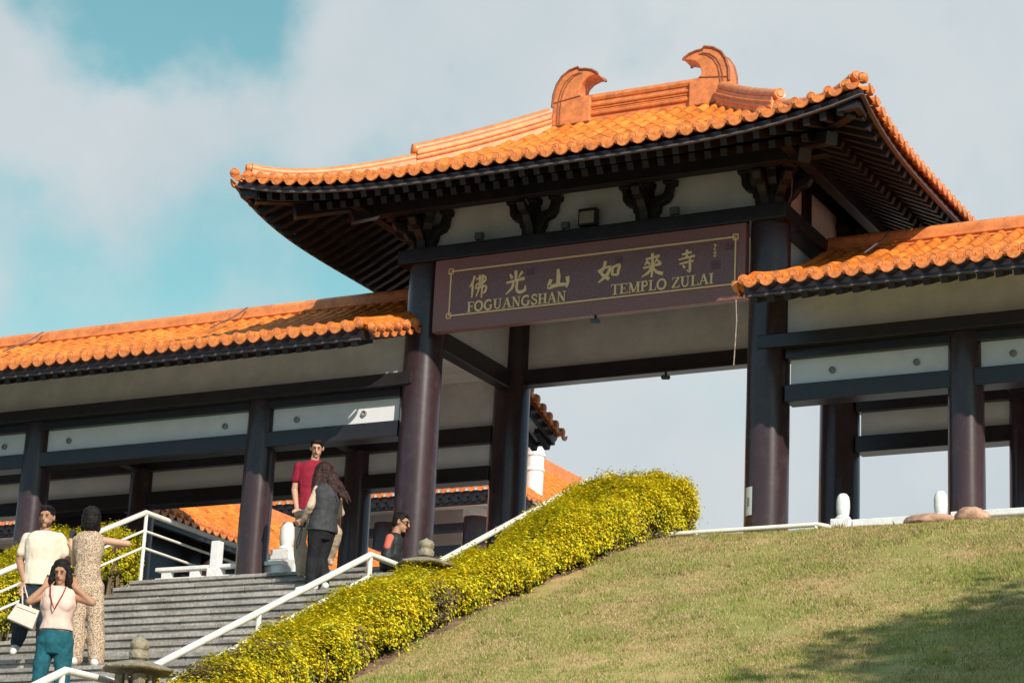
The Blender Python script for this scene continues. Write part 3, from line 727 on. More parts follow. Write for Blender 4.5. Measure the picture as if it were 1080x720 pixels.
for nm, cx, cz, wd, hh in (('fo', 0.993, 3.729, .285, .33), ('guang', 1.579, 3.721, .30, .33), ('shan', 2.238, 3.700, .33, .27), ('ru', 3.013, 3.720, .32, .31), ('lai', 3.645, 3.734, .30, .32), ('si', 4.146, 3.731, .24, .31)):
    mb = MB(False)
    for pts, ws in CH[nm]: stroke(mb, [(cx + (p[0]-.5)*wd, cz + (p[1]-.5)*hh) for p in pts], [q_*wd*1.45 for q_ in ws], -0.297 - rnd.random()*0.0004)
    mb.build('character', 'gold', sign)
mb = MB(False)
for pts in ([(.2,.98),(.7,.92),(.4,.80)], [(.5,.78),(.3,.62),(.75,.6)], [(.2,.40),(.7,.44),(.35,.26)], [(.5,.30),(.6,.08)], [(.2,.15),(.8,.2)]): stroke(mb, [(4.555 + (p[0]-.5)*.07, 3.83 + (p[1]-.5)*.20) for p in pts], [.012]*len(pts), -0.297)
mb.build('small_characters', 'gold', sign)
mb = MB(False); mb.box((4.50, -0.2995, 3.575), (4.63, -0.297, 3.70))
mb.build('seal', 'sealred', sign)
for x in (1.803, 3.15, 4.751):
    mb = MB(False); mb.box((x - 0.055, -0.2992, 3.81 + (0.02 if x > 3 else 0)), (x + 0.055, -0.297, 3.90 + (0.02 if x > 3 else 0))); mb.build('patch', 'sealred', sign)

def arc(cx, cy, rx, ry, a0, a1, n=10): return [(cx + rx*math.cos(R(a0+(a1-a0)*i/n)), cy + ry*math.sin(R(a0+(a1-a0)*i/n))) for i in range(n+1)]
TK, TN, SF = .215, .085, .07
def serif(x, y, w_=.30): return ([(x - w_/2, y), (x + w_/2, y)], SF)
GL = {
 'F': (.60, [([(.18,0),(.18,1)],TK), serif(.18,.02,.34), ([(.02,.975),(.57,.975)],SF), ([(.57,1),(.57,.76)],SF), ([(.18,.52),(.44,.52)],TN), ([(.44,.63),(.44,.41)],SF)]),
 'E': (.66, [([(.18,0),(.18,1)],TK), ([(.02,.975),(.58,.975)],SF), ([(.58,1),(.58,.78)],SF), ([(.18,.52),(.44,.52)],TN), ([(.44,.63),(.44,.41)],SF), ([(.02,.025),(.62,.025)],SF), ([(.62,0),(.62,.25)],SF)]),
 'L': (.62, [([(.18,0),(.18,1)],TK), serif(.18,.975,.34), ([(.02,.025),(.58,.025)],SF), ([(.58,0),(.58,.28)],SF)]),
 'I': (.36, [([(.18,0),(.18,1)],TK), serif(.18,.975,.34), serif(.18,.025,.34)]),
 'T': (.68, [([(.34,0),(.34,1)],TK), serif(.34,.025,.34), ([(.02,.975),(.66,.975)],SF), ([(.03,1),(.03,.76)],SF), ([(.65,1),(.65,.76)],SF)]),
 'H': (.80, [([(.18,0),(.18,1)],TK), ([(.62,0),(.62,1)],TK), ([(.18,.5),(.62,.5)],TN), serif(.18,.975,.34), serif(.18,.025,.34), serif(.62,.975,.34), serif(.62,.025,.34)]),
 'N': (.80, [([(.16,0),(.16,1)],TN), ([(.64,0),(.64,1)],TN), ([(.16,.98),(.62,.04)],TK), serif(.13,.975,.24), serif(.16,.025,.28), serif(.64,.975,.28)]),
 'M': (.96, [([(.16,0),(.16,1)],TN), ([(.80,0),(.80,1)],TK), ([(.18,.98),(.46,.04)],TK), ([(.78,.98),(.48,.04)],TN), serif(.13,.975,.24), serif(.16,.025,.28), serif(.80,.975,.30), serif(.80,.025,.32)]),
 'A': (.78, [([(.36,1.0),(.12,.02)],TN), ([(.37,1.0),(.64,.02)],TK), ([(.22,.36),(.52,.36)],TN), serif(.12,.025,.26), serif(.64,.025,.32)]),
 'O': (.82, [(arc(.40,.5,.31,.47,90,270),TK*.95), (arc(.40,.5,.31,.47,-90,90),TK*.95)]),
 'G': (.82, [(arc(.42,.5,.32,.47,50,300,14),TK*.9), ([(.64,.46),(.64,.08)],TK), ([(.48,.45),(.78,.45)],SF), ([(.62,.98),(.62,.72)],SF), ([(.40,.03),(.64,.10)],TN)]),
 'U': (.80, [([(.18,1),(.18,.35)],TK), (arc(.39,.35,.21,.32,180,360),TN*1.6), ([(.61,.35),(.61,1)],TN), serif(.18,.975,.34), serif(.61,.975,.28)]),
 'S': (.60, [([(.50,.78),(.42,.95),(.24,.96),(.11,.80),(.18,.62),(.42,.44),(.50,.26),(.40,.06),(.20,.04),(.10,.24)],TK*.72), ([(.50,.97),(.50,.72)],SF), ([(.09,.30),(.09,.02)],SF)]),
 'P': (.64, [([(.18,0),(.18,1)],TK), serif(.18,.025,.34), ([(.02,.975),(.34,.975)],SF), (arc(.32,.74,.21,.24,90,-90),TK*.75), ([(.18,.50),(.34,.50)],TN)]),
 'Z': (.66, [([(.06,.975),(.58,.975)],SF), ([(.56,.97),(.08,.03)],TK*.9), ([(.06,.025),(.60,.025)],SF), ([(.07,1),(.07,.78)],SF), ([(.60,0),(.60,.24)],SF)]),
 ' ': (.34, [])}
def word(txt, x0, x1, zb, h):
    tot = sum(GL[c][0] for c in txt); k = (x1 - x0) / tot; x = x0
    for c in txt:
        if c != ' ':
            mb = MB(False)
            for i, (pts, wd) in enumerate(GL[c][1]): stroke(mb, [(x + p[0]*k, zb + p[1]*h) for p in pts], [wd*h*.92]*len(pts), -0.297 - i*0.0003)
            mb.build('letter', 'gold', sign)
        x += GL[c][0] * k
word('FOGUANGSHAN', 0.835, 2.375, 3.368, 0.145)
word('TEMPLO ZULAI', 3.045, 4.545, 3.380, 0.145)

# ------------------------------------------------------------------ stair handrails
def handrail(name, label, X, pts, r, posts, mids=(), group=None):
    g = thing(name, label, 'handrail', (X, pts[0][0], pts[0][1] - 1.0), group)
    mb = MB(); P = []
    for i, (y, z) in enumerate(pts): P.append((X, y, z))
    mb.tube(P, r, 12); mb.build('top_rail', 'white', g)
    for dz, rr, (a, b) in mids:
        mb = MB(); mb.tube([(X, y, z - dz) for y, z in pts[a:b]], rr, 10); mb.build('lower_rail', 'white', g)
    for y, zt, zb in posts:
        mb = MB(); mb.tube([(X, y, zb), (X, y, zt)], 0.028, 10); mb.build('post', 'white', g)
    return g
HR = 1.03
def rl(y): return zramp(y) + HR
# right rail: flights with level stretches over the landings
ptsR = [(0.2, -0.2 + HR)]
ys_ = [-0.15, -4.42, -5.50, -9.80, -10.62, -14.9]
zs_ = [0.86, -1.23, -1.24, -3.35, -3.36, -5.45]
ptsR = list(zip(ys_, zs_))
def zrail(y):
    for (a, za), (b, zb) in zip(ptsR, ptsR[1:]):
        if b <= y <= a: return za + (zb - za) * (a - y) / (a - b)
    return zs_[0]
handrail('handrail', 'cream painted handrail with level stretches, climbing beside the long yellow hedge', XR + 0.02, ptsR, 0.037,
         [(y, zrail(y) - 0.03, zst(y) - 0.05 if y < -0.5 else -0.2) for y in (-0.2, -2.3, -5.5, -7.6, -10.66, -13)], mids=((0.24, 0.020, (2, 6)),))
# left rail: up the flight, a peak, then level along the plaza
ptsL = [(5.4, 0.84), (-0.30, 0.84), (-4.55, -1.25), (-5.6, -1.26), (-9.8, -3.33)]
def zrl(y):
    P = list(reversed(ptsL))
    for (a, za), (b, zb) in zip(P, P[1:]):
        if a <= y <= b: return za + (zb - za) * (y - a) / (b - a)
handrail('handrail', 'cream three bar handrail that peaks at the stair head and runs level onto the plaza', XL + 0.05, ptsL, 0.040,
         [(y, zrl(y) - 0.02, (zst(y) if y < -0.46 else -0.2) - 0.03) for y in (5.3, 2.2, -0.28, -2.4, -4.5, -6.9)], mids=((0.27, 0.020, (0, 5)), (0.52, 0.020, (0, 5))))

# ------------------------------------------------------------------ low balustrades with lotus posts
def lotus_post(label, x, y, z, s=1.0, group='white lotus bud posts of the balustrade', ped=.20, plinth=0):
    g = thing('balustrade_post', label, 'post', (x, y, z), group)
    if plinth: mb = MB(False); mb.box((x-.21*s, y-.12*s, z), (x+.21*s, y+.12*s, z+(ped-.12)*s)); mb.build('plinth', 'wstone', g, bevel=0.01)
    mb = MB(False); mb.box((x-.125*s, y-.125*s, z + (max(0, ped-.1199)*s if plinth else 0)), (x+.125*s, y+.125*s, z+ped*s)); mb.build('pedestal', 'wstone', g, bevel=0.01)
    mb = MB(); mb.lathe((x, y, z + (ped - .26)*s), [(.085*s,.262*s),(.098*s,.28*s),(.085*s,.30*s),(.066*s,.315*s),(.078*s,.34*s),(.085*s,.42*s),(.083*s,.50*s),(.072*s,.555*s),(.045*s,.59*s),(.01*s,.60*s)], 20)
    mb.build('lotus_bud', 'wstone', g); return g
lotus_post('white lotus bud post on the plaza edge behind the bent lawn rail', 6.41, -0.42, -0.15)
lotus_post('white lotus bud post standing beside the pink rocks at the crest of the lawn', 7.66, -0.42, -0.20)
lotus_post('white lotus bud post beside the man in the crimson T-shirt', -2.56, 0.75, -0.2, 1.28, ped=.46, plinth=1)
g = thing('balustrade_post', 'square white post behind the level handrail at the top of the stairs', 'post', (-3.28, 0.05, -0.2), 'white lotus bud posts of the balustrade')
mb = MB(False); mb.box((-3.36, -.06, -.2), (-3.16, .14, .02)); mb.build('pedestal', 'wstone', g, bevel=.01)
mb = MB(False); mb.box((-3.34, -.03, .021), (-3.20, .10, .42)); mb.build('post', 'wstone', g, bevel=.01)
lotus_post('white lotus bud post left of the man in the cream shirt', -6.56, -0.15, -0.2, 1.2, ped=.25)
lotus_post('white post top peeking over the crown of the yellow hedge', 2.28, 1.4, 0.5, 1.3, None, ped=.35)
bl = thing('balustrade', 'low white balustrade base between the gallery columns at the head of the stairs', 'balustrade', (-3, 0.05, -0.2))
mb = MB(False); mb.box((-4.3, -0.02, 0.02), (-2.09, 0.12, 0.075)); mb.build('coping', 'wstone', bl, bevel=0.008)
mb = MB(False); mb.box((-4.3, 0.0, -0.2), (-2.09, 0.10, -0.08)); mb.build('base_course', 'wstone', bl)
for x in (-4.2, -3.7, -2.3):
    mb = MB(False); mb.box((x, 0.01, -0.079), (x + 0.16, 0.09, 0.019)); mb.build('baluster', 'wstone', bl)
bl = thing('balustrade', 'low white stone coping running right along the crest of the lawn', 'balustrade', (8, -0.4, -0.2))
mb = MB(False); mb.box((6.55, -0.48, -0.06), (7.52, -0.36, 0.04)); mb.box((7.80, -0.48, -0.02), (12.5, -0.36, 0.06)); mb.build('coping', 'wstone', bl, bevel=0.01)
mb = MB(False); mb.box((6.55, -0.46, -0.2), (12.5, -0.38, -0.061)); mb.build('base_course', 'wstone', bl)
g = thing('lawn_rail', 'thin cream tube rail crossing low in front of the right gate column', 'rail', (5.4, -0.8, -0.1))
mb = MB(); mb.tube([(3.0, -0.8, -0.09), (6.22, -0.8, -0.075), (6.34, -0.78, -0.10), (6.40, -0.6, -0.16)], 0.03, 10); mb.build('top_rail', 'white', g)
for x in (4.62, 6.20):
    mb = MB(); mb.tube([(x, -0.8, -0.4), (x, -0.8, -0.09)], 0.026, 8); mb.build('post', 'white', g)
def rock(label, c, r):
    mb = MB(); mb.grid(28, 16, lambda a, b: (0, 0, 0)); mb.v = []
    for j in range(17):
        for i in range(29):
            th = 2*math.pi*i/28; ph = math.pi*j/16; d = Vector((math.sin(ph)*math.cos(th), math.sin(ph)*math.sin(th), math.cos(ph)))
            k = 1 + 0.22*noise.noise(d*1.4 + Vector(c)) + 0.06*noise.noise(d*5)
            mb.v.append((c[0]+d.x*r[0]*k, c[1]+d.y*r[1]*k, c[2]+d.z*r[2]*k))
    tag(mb.build('rock', 'rock', loc=c), label, 'rock')
rock('long flat pink rock half sunk in the crest of the lawn', (7.64, -0.72, -0.12), (0.34, 0.26, 0.10))
rock('rounded pink rock at the foot of the right gallery column', (8.13, -0.72, -0.09), (0.20, 0.22, 0.125))

# ------------------------------------------------------------------ stone lanterns
def lantern(label, x, y, zb, ztop):
    g = thing('stone_lantern', label, 'lantern', (x, y, zb), 'stone lanterns beside the handrail')
    z0 = ztop - 0.50
    mb = MB(); mb.lathe((x, y, 0), [(.20, zb), (.20, zb+.10), (.12, zb+.16), (.105, zb+.3), (.10, z0-.34), (.13, z0-.28), (.22, z0-.20), (.22, z0-.13)], 18); mb.build('shaft', 'lantern', g)
    f = MB(False)
    for k in range(4):
        a = math.pi/4 + k*math.pi/2; c, s = math.cos(a), math.sin(a); f.box((x+.145*c-.045, y+.145*s-.045, z0-.129), (x+.145*c+.045, y+.145*s+.045, z0+.16))
    f.box((x-.12, y-.12, z0-.128), (x+.12, y+.12, z0-.06))
    for k in range(4):
        a = k*math.pi/2; c, s = math.cos(a), math.sin(a); f.box((x+.15*c-.018, y+.15*s-.018, z0-.06), (x+.15*c+.018, y+.15*s+.018, z0+.16))
    f.build('fire_box', 'lantern', g, bevel=0.012)
    mb = MB(False); vs = []; n = 6
    for r_, z_ in ((.14, z0+.205), (.35, z0+.188), (.362, z0+.212), (.20, z0+.262), (.10, z0+.287)):
        vs += [(x + r_*math.cos(2*math.pi*k/n + .25), y + r_*math.sin(2*math.pi*k/n + .25), z_) for k in range(n)]
    mb.add(vs, [(i*n+k, i*n+(k+1)%n, (i+1)*n+(k+1)%n, (i+1)*n+k) for i in range(4) for k in range(n)] + [tuple(reversed(range(n))), tuple(range(4*n, 5*n))])
    mb.smooth = False; mb.build('cap', 'lantern', g, bevel=0.008)
    mb = MB(); mb.lathe((x, y, z0), [(.065,.286),(.090,.31),(.094,.36),(.078,.385),(.090,.41),(.090,.455),(.068,.485),(.03,.50),(.012,.515)], 16); mb.build('finial', 'lantern', g)
    return g
lantern('mossy stone lantern with its whole cap and fire box showing, below the landing', 3.13, -10.1, -4.3, -2.99)
lantern('stone lantern sunk to its cap behind the yellow hedge, near the sitting man', 3.08, -4.9, -2.25, -0.96)

# ------------------------------------------------------------------ hedges: many small leaves in a bumpy volume
def leaves_mesh(name, items, material, parent, base):
    """items: (pos, normal, size, colour); each leaf a folded diamond"""
    vs, fs, cols = [], [], []
    b = Vector(base)
    for p, nrm, s, c in items:
        t = Vector((rnd.gauss(0,1), rnd.gauss(0,1), rnd.gauss(0,1))); t = t - nrm * t.dot(nrm)
        if t.length < 1e-3: continue
        t.normalize(); u = nrm.cross(t); o = len(vs); p = p - b
        vs += [((p - t*s*0.5)*K)[:], ((p + u*s*0.30 + nrm*s*0.10)*K)[:], ((p + t*s*0.55)*K)[:], ((p - u*s*0.30 + nrm*s*0.10)*K)[:]]
        fs += [(o, o+1, o+2), (o, o+2, o+3)]; cols += [c]*4
    me = bpy.data.meshes.new(name); me.from_pydata(vs, [], fs); me.materials.append(M[material])
    a = me.color_attributes.new('leafcol', 'FLOAT_COLOR', 'POINT')
    flat = []
    for c in cols: flat += [c[0], c[1], c[2], 1.0]
    a.data.foreach_set('color', flat)
    o = bpy.data.objects.new(name, me); sc.collection.objects.link(o); o.parent = parent; return o
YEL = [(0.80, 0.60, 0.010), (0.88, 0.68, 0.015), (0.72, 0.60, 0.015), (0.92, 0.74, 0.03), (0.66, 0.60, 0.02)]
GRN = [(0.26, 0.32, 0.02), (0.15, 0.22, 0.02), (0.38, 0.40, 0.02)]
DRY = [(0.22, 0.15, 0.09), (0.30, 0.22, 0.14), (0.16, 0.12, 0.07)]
def hedge(name, label, path, green=0.12, dens=12500, dry=(), size=0.036):
    """path: list of (x, y, zground, half width, height) centre stations"""
    base = (path[0][0], path[0][1], path[0][2]); g = thing(name, label, 'hedge', base)
    def st(t):
        f = t * (len(path) - 1); i = min(len(path) - 2, int(f)); u = f - i; return [a + (b - a) * u for a, b in zip(path[i], path[i+1])]
    def surf(t, a):   # a: 0..1 from left foot over the top to right foot
        x, y, z, hw, h = st(t); th = math.pi * (1 - a); c, s = math.cos(th), math.sin(th)
        e = 0.50; px = hw * (abs(c)**e) * (1 if c > 0 else -1); pz = h * abs(s)**0.45
        # round the ends
        x0, y0, _, _, _ = st(max(0, t - 0.01)); x1, y1, _, _, _ = st(min(1, t + 0.01)); d = Vector((x1-x0, y1-y0, 0)).normalized(); sd = Vector((-d.y, d.x, 0)) * -1
        p = Vector((x, y, z)) + sd * px + Vector((0, 0, pz)); nrm = (sd * c * 0.9 + Vector((0, 0, s + 0.15))).normalized()
        k = noise.noise(p * 1.3) * 0.15 + noise.noise(p * 3.4) * 0.11 + noise.noise(p*8) * 0.05
        return p + nrm * k, nrm
    L_ = sum((Vector(path[i+1][:2]) - Vector(path[i][:2])).length for i in range(len(path)-1)); items = []
    per = 2 * path[0][4] + 2 * path[0][3]; n = int(L_ * per * dens)
    core = MB(); core.grid(int(L_*7), 16, lambda t, a: tuple(surf(t, a)[0] - surf(t, a)[1]*(0.15 + 0.20*max(0, 1 - math.sin(math.pi*a)*1.6)))); 
    for t in (0.0, 1.0):      # end lids
        ring = [surf(t, i/16)[0] - surf(t, i/16)[1]*0.13 for i in range(17)]; core.add(ring, [tuple(range(17))])
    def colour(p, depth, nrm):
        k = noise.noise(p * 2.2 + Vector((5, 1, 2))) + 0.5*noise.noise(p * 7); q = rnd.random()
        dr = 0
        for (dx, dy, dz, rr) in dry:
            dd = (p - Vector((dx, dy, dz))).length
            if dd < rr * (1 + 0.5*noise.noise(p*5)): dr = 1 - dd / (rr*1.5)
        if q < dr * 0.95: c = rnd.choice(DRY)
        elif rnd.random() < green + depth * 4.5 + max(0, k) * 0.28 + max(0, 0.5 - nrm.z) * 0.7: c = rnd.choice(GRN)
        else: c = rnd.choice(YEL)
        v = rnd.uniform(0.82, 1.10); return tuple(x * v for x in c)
    clumps = []
    for i in range(n // 16):
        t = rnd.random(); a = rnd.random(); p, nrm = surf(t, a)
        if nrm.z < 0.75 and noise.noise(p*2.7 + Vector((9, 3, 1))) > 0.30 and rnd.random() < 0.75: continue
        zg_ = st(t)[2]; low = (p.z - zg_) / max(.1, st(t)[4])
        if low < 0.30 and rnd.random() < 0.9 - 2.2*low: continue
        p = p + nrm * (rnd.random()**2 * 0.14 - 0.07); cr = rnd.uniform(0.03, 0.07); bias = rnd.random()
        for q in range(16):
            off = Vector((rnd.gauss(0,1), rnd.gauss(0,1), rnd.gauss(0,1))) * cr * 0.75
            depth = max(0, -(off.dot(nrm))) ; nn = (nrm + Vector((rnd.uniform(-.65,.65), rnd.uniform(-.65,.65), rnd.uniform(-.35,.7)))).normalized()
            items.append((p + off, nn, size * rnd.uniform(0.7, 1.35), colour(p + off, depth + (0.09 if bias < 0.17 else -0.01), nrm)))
    for t, sg in ((0.0, -1), (1.0, 1)):
        x, y, z, hw, h = st(t); x0, y0 = st(max(0, t-.02))[:2]; x1, y1 = st(min(1, t+.02))[:2]; d = Vector((x1-x0, y1-y0, 0)).normalized() * sg; sd = Vector((d.y, -d.x, 0))
        for i in range(int(2*hw*h*dens*1.3/16)):
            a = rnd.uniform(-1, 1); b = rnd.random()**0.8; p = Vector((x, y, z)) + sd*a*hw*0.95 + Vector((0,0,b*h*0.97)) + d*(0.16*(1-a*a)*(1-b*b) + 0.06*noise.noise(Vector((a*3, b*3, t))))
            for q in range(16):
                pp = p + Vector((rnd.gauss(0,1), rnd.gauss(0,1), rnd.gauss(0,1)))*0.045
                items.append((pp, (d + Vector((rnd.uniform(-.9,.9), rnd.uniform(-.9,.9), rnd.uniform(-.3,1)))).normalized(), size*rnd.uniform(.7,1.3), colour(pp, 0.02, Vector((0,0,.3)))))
    # sprigs that break the outline
    for i in range(int(L_ * 18)):
        t = rnd.random(); a = rnd.uniform(0.12, 0.85); p, nrm = surf(t, a); ln = rnd.uniform(0.05, 0.17); dr_ = (nrm + Vector((rnd.uniform(-.4,.4), rnd.uniform(-.4,.4), .6))).normalized()
        for q in range(7): items.append((p + dr_*ln*q/6 + Vector((rnd.uniform(-1,1), rnd.uniform(-1,1), rnd.uniform(-1,1)))*0.018, (dr_*0.3 + Vector((rnd.uniform(-1,1), rnd.uniform(-1,1), rnd.uniform(0,1)))).normalized(), size*rnd.uniform(.6,1.1), rnd.choice(YEL)))
    fo = leaves_mesh('foliage', items, 'leaf', g, base)
    c = core.build('branch_core', 'core', g, fix=False); c.parent = fo
    stm = MB()
    for i in range(int(L_ * 11)):
        t = rnd.random(); x, y, z, hw, h = st(t); s = rnd.choice((-1, 1, 1)); xx = x + s*hw*rnd.uniform(0.75, 1.0); 
        q = [(xx, y, z - 0.05), (xx + rnd.uniform(-.05,.05), y + rnd.uniform(-.05,.05), z + h*0.3), (xx + rnd.uniform(-.12,.12), y + rnd.uniform(-.12,.12), z + h*0.62)]
        stm.tube(q, 0.012, 5, rs=[0.016, 0.012, 0.006])
    stm.build('stems', 'bark', g)
    return g
M['core'] = mat('hedge_core', (0.13, 0.13, 0.025), 0.9, 0.4, 12, bump=0.8, bscale=30)
def hz(y): return zlawn(3.8, y)
HP = []
HS = ((0.05, 3.05, 4.18, 0.70), (-0.4, 3.0, 4.24, 0.73), (-1.1, 2.98, 4.20, 0.52), (-2.2, 2.96, 4.10, -0.06), (-3.3, 2.95, 3.96, -0.68), (-4.2, 2.93, 3.86, -1.13), (-5.2, 2.93, 3.80, -1.45), (-6.2, 2.95, 3.78, -1.80), (-7.4, 3.0, 3.76, -2.32), (-8.6, 3.05, 3.74, -2.88), (-9.6, 3.2, 3.74, -3.38), (-10.4, 3.35, 3.74, -3.75))
def xr_at(y):
    for (y0, _, x0, _), (y1, _, x1, _) in zip(HS, HS[1:]):
        if y1 <= y <= y0: return x0 + (x1 - x0) * (y0 - y) / (y0 - y1)
    return 4.30 if y > 0 else 3.74
for y, xl, xr, top in HS:
    zg = min(zlawn((xl+xr)/2, y), zlawn(xr, y)) ; HP.append(((xl + xr)/2, y, zg, (xr - xl)/2, top - zg))
hedge('hedge', 'long clipped golden yellow hedge climbing beside the stairs at the edge of the lawn', HP, dry=((3.8, -5.7, -1.9, 0.36), (3.4, -8.6, -2.9, 0.42), (3.75, -7.3, -2.6, 0.22), (3.3, -9.4, -3.3, 0.4), (3.9, -4.3, -1.6, 0.22)))
LP = []
for y, xl, xr, top in ((0.05, -5.9, -4.62, 0.62), (-0.6, -6.0, -4.62, 0.58), (-1.3, -6.1, -4.62, 0.20), (-2.4, -6.2, -4.62, -0.35), (-3.6, -6.2, -4.62, -0.98), (-4.8, -6.2, -4.62, -1.48), (-6.2, -6.2, -4.62, -1.8), (-7.6, -6.2, -4.62, -2.4)):
    zg = zramp(y) - 0.12; LP.append(((xl+xr)/2, y, zg, (xr-xl)/2, top - zg))
hedge('hedge', 'yellow green hedge behind the rail on the far left side of the stairs', LP, green=0.22, dens=5200)

# soil strip along the hedge foot
mb = MB(); mb.grid(6, 60, lambda a, b: (2.9 + a*(xr_at(-10.6 + b*11.4) - 2.9 + 0.14 + 0.30*noise.noise(Vector((b*14, 2, 0)))) , -10.6 + b*11.4, zlawn(2.9 + a*(xr_at(-10.6 + b*11.4) - 2.8), -10.6 + b*11.4) + 0.03 - 0.03*abs(2*a-1)**4 - (0.05 if a > .99 else 0)))
tag(mb.build('soil', 'soil', fix=False), kind='structure')

# ------------------------------------------------------------------ grass blades over the visible lawn
def grass():
    vs, fs, cols = [], [], []; n = 0; r = random.Random(5)
    while n < 330000:
        X = r.uniform(3.0, 12.0); Y = r.uniform(-9.6, -0.1)
        if r.random() > 0.45 + 0.9*noise.noise(Vector((X*0.9, Y*0.9, 1))) + 0.5*noise.noise(Vector((X*3.3, Y*3.3, 4))) + 0.2: continue
        if X < xr_at(Y) + 0.02 + 0.25*noise.noise(Vector((Y*2.1, 0, 0))) and r.random() < 0.93: continue
        z = zlawn(X, Y); k = 0.5 + 0.7*noise.noise(Vector((X*0.8, Y*0.8, 7))) + 0.8*noise.noise(Vector((X*2.3, Y*2.3, 2))) + 0.6*noise.noise(Vector((X*6, Y*6, 5)))
        tuft = noise.noise(Vector((X*4, Y*4, 11)))
        h = r.uniform(0.010, 0.028) * (1.0 + 0.5*k + (1.6 if tuft > 0.42 else 0)); a = r.uniform(0, 6.283); w_ = r.uniform(0.0035, 0.008); c, s = math.cos(a), math.sin(a)
        lx, ly = r.gauss(0, .5)*h, r.gauss(0, .5)*h; o = len(vs)
        vs += [((X-c*w_)*K, (Y-s*w_)*K, (z-.006)*K), ((X+c*w_)*K, (Y+s*w_)*K, (z-.006)*K), ((X+lx)*K, (Y+ly)*K, (z+h)*K)]; fs.append((o, o+1, o+2))
        q = r.random()
        if q < 0.58 - 0.75*(k-0.5): cc = r.choice(((0.50, 0.36, 0.17), (0.62, 0.47, 0.25), (0.40, 0.28, 0.13)))
        elif q < 0.75: cc = r.choice(((0.32, 0.33, 0.08), (0.40, 0.38, 0.11)))
        else: cc = r.choice(((0.17, 0.25, 0.04), (0.22, 0.29, 0.05), (0.27, 0.30, 0.06)))
        cols += [cc]*3; n += 1
    me = bpy.data.meshes.new('grass'); me.from_pydata(vs, [], fs); me.materials.append(M['blade'])
    at = me.color_attributes.new('leafcol', 'FLOAT_COLOR', 'POINT'); fl = []
    for c in cols: fl += [c[0], c[1], c[2], 1.0]
    at.data.foreach_set('color', fl)
    o = bpy.data.objects.new('grass', me); sc.collection.objects.link(o)
    tag(o, 'short patchy grass drying to brown on the lawn slope', 'grass', kind='stuff')
grass()

# ------------------------------------------------------------------ tree beside the lawn (outside the frame, its shade falls on the slope)
def tree(x, y, z, h, cr, label, nl):
    g = thing('tree', label, 'tree', (x, y, z)); tk = MB(); tips = []; r = random.Random(int(x*10))
    top = Vector((x + .2, y, z + h*0.62)); tk.tube([(x, y, z-.3), (x+.08, y+.05, z+h*.3), top[:]], .2, 10, rs=[.26, .19, .13])
    for i in range(11):
        a = i*2.4; ln = cr*r.uniform(.6, 1.0); s0 = Vector((x, y, z)).lerp(top, r.uniform(.55, 1)); e = s0 + Vector((math.cos(a)*ln, math.sin(a)*ln, r.uniform(.1, .9)*cr))
        mid = s0.lerp(e, .5) + Vector((0, 0, -.1*cr)); tk.tube([s0[:], mid[:], e[:]], .06, 6, rs=[.09, .055, .02]); tips += [e, mid.lerp(e, .5)]
    tk.build('trunk', 'bark', g); items = []
    for i in range(nl // 30):
        c = r.choice(tips) + Vector((r.gauss(0,1), r.gauss(0,1), r.gauss(0,.7))) * cr*0.3
        for q in range(30):
            p = c + Vector((r.gauss(0,1), r.gauss(0,1), r.gauss(0,1)))*0.22
            items.append((p, Vector((r.gauss(0,1), r.gauss(0,1), r.gauss(0,1)+.5)).normalized(), r.uniform(.14, .26), r.choice(((.06,.10,.02),(.09,.13,.025),(.05,.08,.02)))))
    leaves_mesh('crown', items, 'leaf', g, (x, y, z))
TREE_AT = (20.85, -14.1)
tree(TREE_AT[0], TREE_AT[1], zlawn(*TREE_AT), 12.9, 2.5, 'leafy tree rising from the lower lawn to the right', 85000)

# ------------------------------------------------------------------ buildings in the court behind the gate
hall = thing('temple_hall', 'far temple hall with orange hipped roof and dark columns seen through the left gallery', 'hall', (-11, 22, -0.2))
FX0, FX1, FY0, FY1, FZ, FR = -24.0, -6.5, 14.65, 34.0, 4.91, 7.95
def hall_z(x, y):
    q = min(x - FX0, FX1 - x, y - FY0, FY1 - y); q = max(0, min(4.45, q)) / 4.45; return FZ + (FR - FZ) * (0.8*q + 0.2*q*q)
T = MB(); Cp = MB(); D = MB()
x = FX0
while x <= FX1 + .01:
    dm = min(4.45, FX1 - x, x - FX0); path = [(x, FY0 + dm*s/4, hall_z(x, FY0 + dm*s/4)) for s in range(5)]
    if dm > .15: tile_row(T, path, (1,0,0), n=5); pan(T, [(p[0]+SP/2, p[1], p[2]) for p in path], (1,0,0), SP)
    end_disc(Cp, (x, FY0, FZ + .04), (1,0,0), (0,-1,0)); drip(Cp, (x + SP/2, FY0, FZ - .04), (1,0,0), (0,-1,0)); x += SP
y = FY0
while y <= 27:
    dm = min(4.45, y - FY0); path = [(FX1 - dm*s/4, y, hall_z(FX1 - dm*s/4, y)) for s in range(5)]
    if dm > .15: tile_row(T, path, (0,1,0), n=5); pan(T, [(p[0], p[1]+SP/2, p[2]) for p in path], (0,1,0), SP)
    end_disc(Cp, (FX1, y, FZ + .04), (0,1,0), (1,0,0)); drip(Cp, (FX1, y + SP/2, FZ - .04), (0,1,0), (1,0,0)); y += SP
rf = T.build('roof', 'tile', hall, fix=False); o = Cp.build('eave_tile_row', 'cap', hall); o.parent = rf
mb = MB(False); mb.box((FX1 - 4.6, FY0 + 4.4, FR - .1), (FX1 - 4.3, FY1 - 5, FR + .3)); mb.build('ridge', 'ridge', hall)
mb = MB(); mb.tube([(FX1 - d, FY0 + d, hall_z(FX1 - d, FY0 + d) + .12) for d in (0.1, 1, 2, 3, 4, 4.4)], .14, 10); mb.build('hip_ridge', 'ridge', hall)
